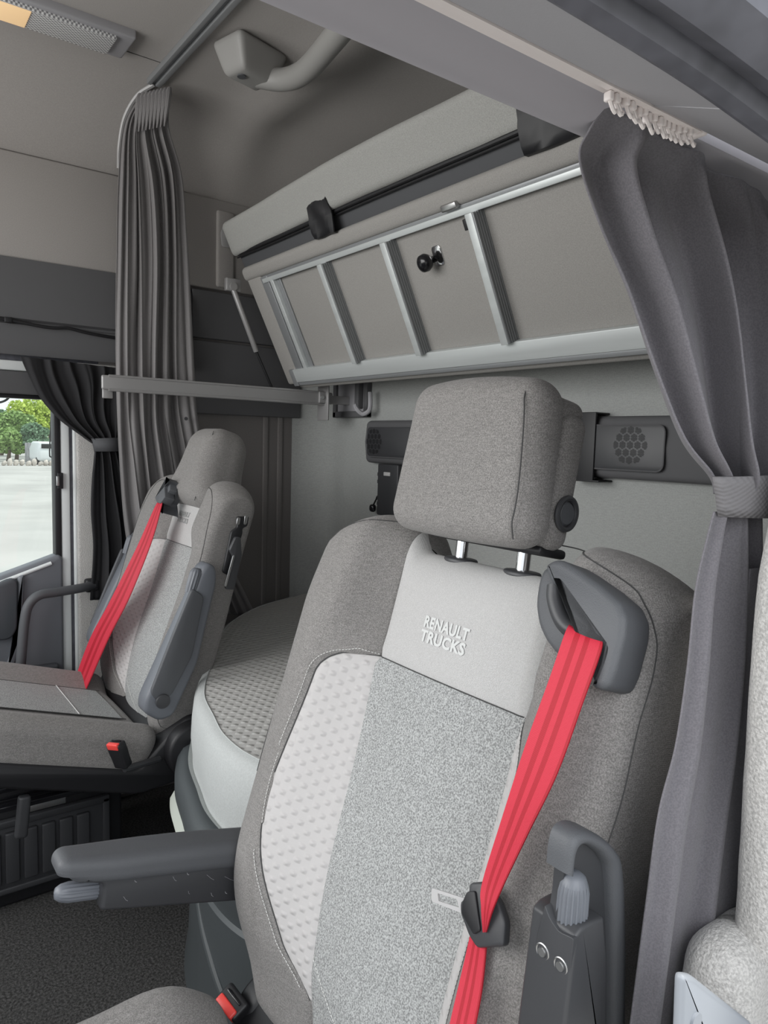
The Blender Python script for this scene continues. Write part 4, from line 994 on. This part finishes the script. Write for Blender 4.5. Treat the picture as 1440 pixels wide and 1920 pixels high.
# black curtain of the far door, drawn aside and tied
bc_ = thing('door_curtain', 'black curtain tied back beside the far door window', 'curtain', (.6, 2.14, .8))
yb = 2.150
Lp = [aY(38, 668, yb), aY(52, 700, yb), aY(75, 745, yb), aY(110, 785, yb), aY(150, 815, yb), aY(174, 832, yb)]
Rp = [aY(240, 692, yb), aY(236, 730, yb), aY(232, 760, yb), aY(228, 790, yb), aY(224, 812, yb), aY(220, 832, yb)]
curtain(Lp, Rp, 110, 6, .009, bcurt_m, bc_, n=60, seed=5, ampf=lambda v: .6 + .5 * v)
Lp = [aY(178, 834, yb), aY(176, 860, yb), aY(172, 900, yb), aY(170, 960, yb), aY(174, 1030, yb), aY(168, 1125, yb)]
Rp = [aY(222, 834, yb), aY(232, 860, yb), aY(245, 900, yb), aY(258, 960, yb), aY(262, 1030, yb), aY(262, 1125, yb)]
curtain(Lp, Rp, 80, 4, .010, bcurt_m, bc_, n=60, seed=8, name='lower_cloth')
def loop(path_l, path_r, yy, m, parent, name, out=.02, nrm_=Vector((0, -1, 0)), h=8):
    """flat band that bulges towards the room around a gathered cloth"""
    V = []; Fc = []; nn = 21
    for k in range(nn):
        f = k / (nn - 1); b = sin(pi * f) ** .6 * out
        for q, (l, r) in enumerate(zip(path_l, path_r)): V.append(l.lerp(r, f) + nrm_ * b)
    m_ = len(path_l)
    for k in range(nn - 1): Fc += [(k * m_ + q, k * m_ + q + 1, (k + 1) * m_ + q + 1, (k + 1) * m_ + q) for q in range(m_ - 1)]
    uv = [((v.x + v.y), v.z) for v in V]
    o = obj(name, V, Fc, m, parent, uv=uv); md_ = o.modifiers.new('thickness', 'SOLIDIFY'); md_.thickness = .003; return o
loop([aY(172, 822, 2.15), aY(178, 846, 2.15)], [aY(224, 820, 2.15), aY(226, 846, 2.15)], 0, band_m, bc_, 'tie_band', .028)
obj('tie_hook', *catm(box((.635, 2.16, 1.222), (.665, 2.178, 1.232), .002)), black_m, bc_)
# near dark grey curtain, tied back at the door pillar
nc = thing('cab_curtain', 'dark grey curtain tied back with a ribbed band at the near door pillar', 'curtain', (.55, .06, .2))
Lp = [aY(1142, 190, .075), aY(1108, 240, .095), aY(1090, 298, .108), aY(1128, 420, .105), aY(1180, 540, .10), aY(1232, 690, .09), aY(1285, 820, .08), aY(1338, 890, .07), aY(1342, 925, .068)]
Rp = [Vector((.640, .062, 1.455)), Vector((.66, .063, 1.435)), Vector((.68, .064, 1.415)), Vector((.70, .065, 1.37)), Vector((.70, .065, 1.33)), Vector((.69, .064, 1.29)), Vector((.67, .062, 1.25)), Vector((.65, .060, 1.22)), Vector((.645, .060, 1.205))]
curtain(Lp, Rp, 200, 3.4, .0125, dcurt_m, nc, n=120, seed=21, ampf=lambda v: .35 + .75 * ss(0, .16, v) + .3 * sin(pi * v) - .55 * ss(.8, 1, v), drift=.5, nrm_=(-.35, .94, 0) and (-.45, -.89, 0))
Lp = [aY(1340, 960, .068), aY(1325, 1020, .07), aY(1306, 1110, .07), aY(1292, 1250, .066), aY(1270, 1400, .064), aY(1238, 1530, .062), aY(1212, 1720, .062), aY(1185, 1930, .062), aY(1165, 2100, .062)]
Rp = [Vector((.635, .060, 1.205)), Vector((.64, .060, 1.18)), Vector((.65, .060, 1.12)), Vector((.655, .060, 1.05)), Vector((.655, .060, .98)), Vector((.65, .060, .9)), Vector((.64, .060, .8)), Vector((.63, .060, .68)), Vector((.62, .060, .5))]
curtain(Lp, Rp, 160, 2.2, .0075, dcurt_m, nc, n=100, seed=11, name='lower_cloth', drift=.4, nrm_=(-.45, -.89, 0), ampf=lambda v: .7 + .5 * v)
Lp = [Vector((.62, .055, 1.15)), Vector((.61, .055, .9)), Vector((.57, .055, .7)), Vector((.55, .055, .4))]; Rp = [Vector((.75, .06, 1.15)), Vector((.74, .06, .9)), Vector((.72, .06, .7)), Vector((.70, .06, .4))]
curtain(Lp, Rp, 60, 2, .008, dcurt_m, nc, n=40, seed=12, name='rear_cloth')
loop([aY(1336, 895, .066), aY(1338, 912, .066), aY(1341, 930, .066), aY(1343, 950, .066), aY(1346, 968, .066)], [aY(1505, 884, .055), aY(1505, 905, .055), aY(1505, 925, .055), aY(1505, 948, .055), aY(1505, 968, .055)], 0, tie_m, nc, 'tie_band', .018, Vector((-.5, -.85, 0)))
rnd = random.Random(4)
for k in range(17):
    f = k / 16; x = .388 + .088 * f; z = 1.4725
    y = .052 + rnd.uniform(-.002, .002); dz = rnd.uniform(-.002, .002); tilt = rnd.uniform(-.3, .3)
    hook = catm(rbox((.004, .006, .006), .0013, 3, 3, Matrix.Translation((x, y, z - .004 + dz))),
                tube([(x, y, z - .004 + dz), (x + .001 + .002 * tilt, y - .001, z - .008 + dz), (x + .002 + .003 * tilt, y - .002, z - .0115 + dz), (x + .004, y - .002, z - .0130 + dz), (x + .006, y - .001, z - .011 + dz)], .0013, 6))
    obj('glider_hook', *hook, track_m, nc)

# ================================================================== CEILING FITTINGS
cl = thing('ceiling_lamp', 'prismatic cabin lamp with an amber glow in the top left corner of the roof', 'ceiling lamp', (.5, 1.88, 2.3))
c = [aZ(0, -28, 2.285), aZ(236, 36, 2.285), aZ(229, 77, 2.285), aZ(0, 22, 2.285)]
x1 = .648; ya, yb2 = 1.765, 1.895
lens_m = mat('prismatic_lens', (.62, .62, .62), .25, spec=.8)
nt = lens_m.node_tree; b_ = nt.nodes['Principled BSDF']
ck = nt.nodes.new('ShaderNodeTexChecker'); ck.inputs['Scale'].default_value = 190; tc = nt.nodes.new('ShaderNodeTexCoord'); nt.links.new(tc.outputs['Object'], ck.inputs['Vector'])
ck.inputs[1].default_value = (.85, .85, .85, 1); ck.inputs[2].default_value = (.28, .28, .29, 1); nt.links.new(ck.outputs['Color'], b_.inputs['Base Color'])
obj('housing', *box((-.05, ya, 2.278), (x1, yb2, 2.31), .006), hdr_m, cl)
obj('lens', *box((-.04, ya + .015, 2.268), (x1 - .045, yb2 - .018, 2.282), .004), lens_m, cl)
glow = mat('amber_lamp_lens', (.9, .7, .45), .3); gb_ = glow.node_tree.nodes['Principled BSDF']; gb_.inputs['Emission Color'].default_value = (1, .62, .28, 1); gb_.inputs['Emission Strength'].default_value = .35
obj('lit_lens', *box((.20, ya + .02, 2.2655), (.40, yb2 - .023, 2.270), .002), glow, cl)['label'] = 'amber lit part of the lamp lens'
rl = thing('roof_rail', 'grey double curtain rail crossing the roof above the far curtain', 'curtain rail', (.8, 1.2, 2.3))
obj('rail', *catm(box((.752, .4, 2.283), (.765, 2.0, 2.30), .002), box((.777, .4, 2.283), (.794, 2.0, 2.30), .003), box((.763, .4, 2.292), (.779, 2.0, 2.30), .001)), alu_dark_m, rl)
obj('rail_end', *tube(spline([(.775, 2.0, 2.29), (.745, 2.06, 2.27), (.725, 2.12, 2.22), (.722, 2.165, 2.15), (.724, 2.18, 2.085)], 24), .0075, 8), bar_m, rl)
gh = thing('grab_handle', 'pale grey curved grab handle on the roof behind the rail', 'grab handle', (.9, 1.7, 2.28))
hm = mat('pale_handle_plastic', (.30, .295, .285), .5)
P0 = aZ(415, 92, 2.26); P1 = aZ(470, 98, 2.235)
hpth = spline([Vector((.935, 1.68, 2.245)), Vector((.990, 1.60, 2.222)), Vector((.995, 1.49, 2.205)), Vector((.97, 1.33, 2.20)), Vector((.94, 1.17, 2.20)), Vector((.91, 1.03, 2.22)), Vector((.905, .96, 2.26))], 50)
obj('grip', *tube(hpth, .029, 18), hm, gh)
def hd_(v):
    v = v.copy(); k = (v.z + .03) / .06; v.x *= .72 + .28 * k; v.y *= .75 + .25 * k; return v
obj('end_mount', *rbox((.17, .12, .085), .018, 5, 6, Matrix.Translation((.915, 1.645, 2.255)) @ Matrix.Rotation(.25, 4, 'Z'), hd_), hm, gh)
obj('screw_plug', *cyl((.885, 1.635, 2.216), (.885, 1.635, 2.209), .012, 20), plast_m, gh)
struct(obj('trim_17', *tube([(-.9, 1.885, 2.300), (.76, 1.885, 2.300)], .0015, 6), seam_m))
cb = obj('wall_cable', *tube(spline([(-.3, 2.162, 1.59), (.1, 2.160, 1.582), (.36, 2.160, 1.577), (.50, 2.158, 1.566), (.56, 2.158, 1.570), (.62, 2.160, 1.562), (.72, 2.163, 1.556), (.85, 2.165, 1.56)], 60), .005, 8), black_m)
tag(cb, 'thin black cable running along the dark side trim above the far window', 'cable')
obj('clip', *box((.385, 2.152, 1.567), (.405, 2.168, 1.583), .002), black_m, cb)

# ================================================================== FAR DOOR AND WINDOW
def yprism(pts, y, th, r=.004, bev=.002, n=3):
    return prism(rpoly([(aY(a, b, y).x, aY(a, b, y).z) for a, b in pts], r, n), frame((0, y + th, 0), (1, 0, 0), (0, 0, 1), (0, -1, 0)), th, bev)
glass = bpy.data.materials.new('window_glass'); glass.use_nodes = True
nt = glass.node_tree; nt.nodes.clear(); out = nt.nodes.new('ShaderNodeOutputMaterial'); mx = nt.nodes.new('ShaderNodeMixShader'); tr = nt.nodes.new('ShaderNodeBsdfTransparent'); gl = nt.nodes.new('ShaderNodeBsdfGlossy')
tr.inputs[0].default_value = (.93, .96, .95, 1); gl.inputs['Roughness'].default_value = .02; mx.inputs[0].default_value = .05
nt.links.new(tr.outputs[0], mx.inputs[1]); nt.links.new(gl.outputs[0], mx.inputs[2]); nt.links.new(mx.outputs[0], out.inputs[0])
win = thing('window_1', 'far side door window looking onto a paved yard and trees', 'window', (.3, 2.2, .83)); win['kind'] = 'structure'
obj('pane', *box((-.9, 2.212, .70), (.525, 2.216, 1.37), .0005, 2), glass, win)
obj('window_frame', *catm(box((.521, 2.185, .835), (.539, 2.23, 1.40), .003), box((-.9, 2.19, 1.350), (.535, 2.23, 1.362), .003)), black_m, win)
struct(obj('trim_11', *catm(box((-.9, 2.175, 1.362), (.53, 2.23, 1.430), .006)), trim_m))
struct(obj('trim_12', *box((-.9, 2.19, 1.432), (.56, 2.235, 1.462), .004), white_m))
struct(obj('trim_13', *catm(box((.540, 2.188, .02), (.567, 2.24, 1.44), .005), box((.577, 2.19, .02), (.588, 2.24, 1.46), .004)), white_m))
struct(obj('trim_14', *catm(box((.565, 2.195, .02), (.579, 2.23, 1.46), .004), box((-.9, 2.20, 1.46), (.66, 2.24, 1.50), .003)), seal_m))
struct(obj('trim_15', *catm(box((.587, 2.180, .02), (.75, 2.215, 1.47), .008)), felt_m))
door = thing('door_1', 'far cab door panel in blue grey plastic', 'door', (.2, 2.2, 0)); door['kind'] = 'structure'
beltp = [(-.9, .44), (.532, .44), (.539, .86), (.525, .872), (.36, .815), (-.9, .55)]
dpoly = [(-.9, -.02), (.536, -.02), (.540, .855), (.528, .868), (.36, .812), (.0, .70), (-.9, .62)]
obj('panel', *prism(rpoly(dpoly, [.01, .01, .008, .012, .05, .05, .01], 4), frame((0, 2.23, 0), (1, 0, 0), (0, 0, 1), (0, -1, 0)), .055, .008), door_m, door, sharp=50)
obj('sill_highlight', *tube([(.505, 2.174, .842), (.36, 2.174, .793), (.0, 2.174, .68), (-.6, 2.174, .60)], .006, 8), white_m, door)  # white strip painting the highlight along the door sill
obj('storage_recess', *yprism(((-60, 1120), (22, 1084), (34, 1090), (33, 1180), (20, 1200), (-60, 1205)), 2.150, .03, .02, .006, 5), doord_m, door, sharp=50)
obj('moulded_ridge', *yprism(((34, 1082), (46, 1078), (42, 1200), (24, 1262), (8, 1262), (33, 1195)), 2.158, .03, .006, .006), door_m, door, sharp=50)
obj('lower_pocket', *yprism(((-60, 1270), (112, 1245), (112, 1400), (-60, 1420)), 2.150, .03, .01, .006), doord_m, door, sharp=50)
gp = spline([aY(36, 1290, 2.10), aY(40, 1230, 2.10), aY(46, 1165, 2.10), aY(54, 1134, 2.10), aY(74, 1116, 2.10), aY(108, 1110, 2.11), aY(150, 1103, 2.13), aY(176, 1097, 2.165)], 50)
obj('grab_bar', *tube(gp, .0145, 14), plast_m, door)
obj('bar_foot', *rbox((.045, .03, .045), .01, 4, 3, Matrix.Translation(aY(172, 1097, 2.165))), black_m, door)
obj('latch_plate', *catm(box((aY(110, 885, 2.18).x - .004, 2.176, 1.075), (aY(118, 885, 2.18).x, 2.19, 1.125), .002)), black_m, door)
obj('latch_tab', *box((aY(106, 885, 2.17).x, 2.170, 1.085), (aY(111, 885, 2.17).x, 2.178, 1.115), .001), steel_m, door)
lp_ = obj('mirror_wire', *catm(tube(spline([aY(97, 750, 2.24), aY(95, 800, 2.24), aY(93, 850, 2.24), aY(97, 858, 2.24), aY(114, 872, 2.24)], 30), .0022, 6), tube(spline([aY(-20, 757, 2.3), aY(2, 754, 2.3), aY(14, 748, 2.3), aY(20, 738, 2.3)], 12), .0035, 6)), black_m)
tag(lp_, 'thin black wire bracket outside the far door window', 'bracket')
# front of the cab below and around the windscreen opening (not in view, closes the room)
struct(obj('wall_front', *catm(box((-.98, -.05, -.04), (-.90, 2.25, .92), .01), box((-.95, -.05, 2.0), (-.90, 2.25, 2.34), .01)), doord_m))

# ================================================================== OUTSIDE
pave_m = mat('pale_concrete', (.44, .43, .41), .9, streak=(.35, .10, (1, 1, 1)))
struct(obj('ground', [(-60, 3.5, -1.3), (90, 3.5, -1.3), (90, 140, -1.3), (-60, 140, -1.3)], [(0, 1, 2, 3)], pave_m, smooth=False))
struct(obj('ground_near', [(-60, -60, -1.3), (90, -60, -1.3), (90, 3.5, -1.3), (-60, 3.5, -1.3)], [(0, 1, 2, 3)], pave_m, smooth=False))
leafs = [mat('leaf_bright', (.50, .62, .12), .6), mat('leaf_mid', (.28, .42, .14), .6), mat('leaf_blue', (.20, .32, .20), .6)]
bark_m = mat('bark', (.12, .09, .07), .9)
rock_m = mat('pale_rock', (.55, .50, .45), .9, speck=(3, .2)); fence_m = mat('grey_fence_boards', (.30, .30, .31), .85, streak=(2, .2, (6, 1, 1)))
def tree(x, y, h, wd, lm, label, seed, grp):
    r = thing('tree', label, 'tree', (x, y, -1.3), grp); rnd = random.Random(seed); V = []; Fc = []
    blobs = [(rnd.uniform(-wd, wd) * .55, rnd.uniform(-wd, wd) * .4, h * rnd.uniform(.35, .85), rnd.uniform(.3, .5) * wd) for _ in range(13)] + [(0, 0, h * .88, wd * .4)]
    for bx, by, bz, br in blobs:
        for _ in range(330):
            d = Vector((rnd.gauss(0, 1), rnd.gauss(0, 1), rnd.gauss(0, 1))).normalized() * br * rnd.uniform(.75, 1.05); d.z *= .85
            c = Vector((x + bx, y + by, -1.3 + bz)) + d; a = Vector((rnd.gauss(0, 1), rnd.gauss(0, 1), rnd.gauss(0, 1))).normalized(); b = a.cross(Vector((rnd.gauss(0, 1), rnd.gauss(0, 1), rnd.gauss(0, 1)))).normalized()
            q = .16; k = len(V); V += [c + a * q, c + b * q * .7, c - a * q, c - b * q * .7]; Fc.append((k, k + 1, k + 2, k + 3))
    obj('foliage', V, Fc, leafs[lm], r, smooth=False)
    obj('trunk', *tube([(x, y, -1.3), (x + .1, y, -1.3 + h * .3), (x - .1, y, -1.3 + h * .7)], [.18, .14, .05], 8), bark_m, r)
def ox(px, y): return aY(px, 800, y).x
tree(ox(62, 80), 80, 5.9, 2.6, 0, 'bright yellow green tree in the middle of the far window view', 1, 'trees across the yard')
tree(ox(92, 74), 74, 5.5, 1.7, 0, 'bright green tree at the right edge of the far window view', 2, 'trees across the yard')
tree(ox(2, 85), 85, 4.6, 2.2, 2, 'dark blue green tree at the left edge of the far window view', 3, 'trees across the yard')
tree(ox(30, 73), 73, 4.3, 1.9, 1, 'lower mid green tree left of the bright ones', 4, 'trees across the yard')
tree(ox(66, 69), 69, 3.2, 1.4, 2, 'low dark bush in front of the bright trees', 5, 'trees across the yard')
tree(ox(14, 68.5), 68.5, 2.7, 1.6, 1, 'low leafy bush above the rocks at left', 6, 'trees across the yard')
xr0 = ox(-12, 60); xr1 = ox(112, 60); nb = 11; pitch = (xr1 - xr0) / nb
ordw = ['first', 'second', 'third', 'fourth', 'fifth', 'sixth', 'seventh', 'eighth', 'ninth', 'tenth', 'eleventh']
for k in range(nb):
    rnd_ = random.Random(50 + k); x = xr0 + pitch * (k + .5); sz = rnd_.uniform(.40, .62); bw = pitch * rnd_.uniform(.78, .93)
    def rd(v, k=k): return Vector((v.x * (1 - .12 * (v.z > 0)), v.y, v.z * (1 - .15 * sin(v.x * 5 + k * 2)) + .04 * sin(v.x * 9)))
    o = obj('boulder', *rbox((bw, sz, sz * .85), sz * .35, 4, 5, Matrix.Translation((x, 60 + rnd_.uniform(-.2, .2), -1.3 + sz * .4)), rd), rock_m)
    tag(o, 'pale boulder, %s from the left in the row along the far edge of the yard' % ordw[k], 'rock', 'boulders along the yard edge')
fx0, fx1 = ox(46, 66), ox(100, 66)
fn = obj('fence', *catm(*[box((fx0 + k * .25, 66, -1.3), (fx0 + k * .25 + .23, 66.04, .35), .005, 2) for k in range(int((fx1 - fx0) / .25))]), fence_m); tag(fn, 'grey board fence behind the boulders under the trees', 'fence')
vx = ox(91, 61.5)
vh = thing('van', 'small white vehicle parked at the right edge of the far window view', 'vehicle', (vx, 61.5, -1.3))
obj('body', *rbox((1.7, 3.5, 1.5), .25, 5, 4, Matrix.Translation((vx, 63, -.25)), lambda v: Vector((v.x * (1 - .12 * (v.z > .2)), v.y * (1 - .1 * (v.z > .2)), v.z))), white_m, vh)
obj('windscreen', *box((vx - .6, 61.2, .0), (vx + .6, 61.27, .35), .02), gloss_m, vh)
obj('orange_marker', *box((vx + .3, 61.2, -.25), (vx + .62, 61.26, -.1), .01), mat('orange', (.8, .3, .05), .5), vh)
for q in (-1, 1): obj('wheel', *cyl((vx + q * .75 - .1, 61.9, -1.0), (vx + q * .75 + .1, 61.9, -1.0), .3, 16), black_m, vh)
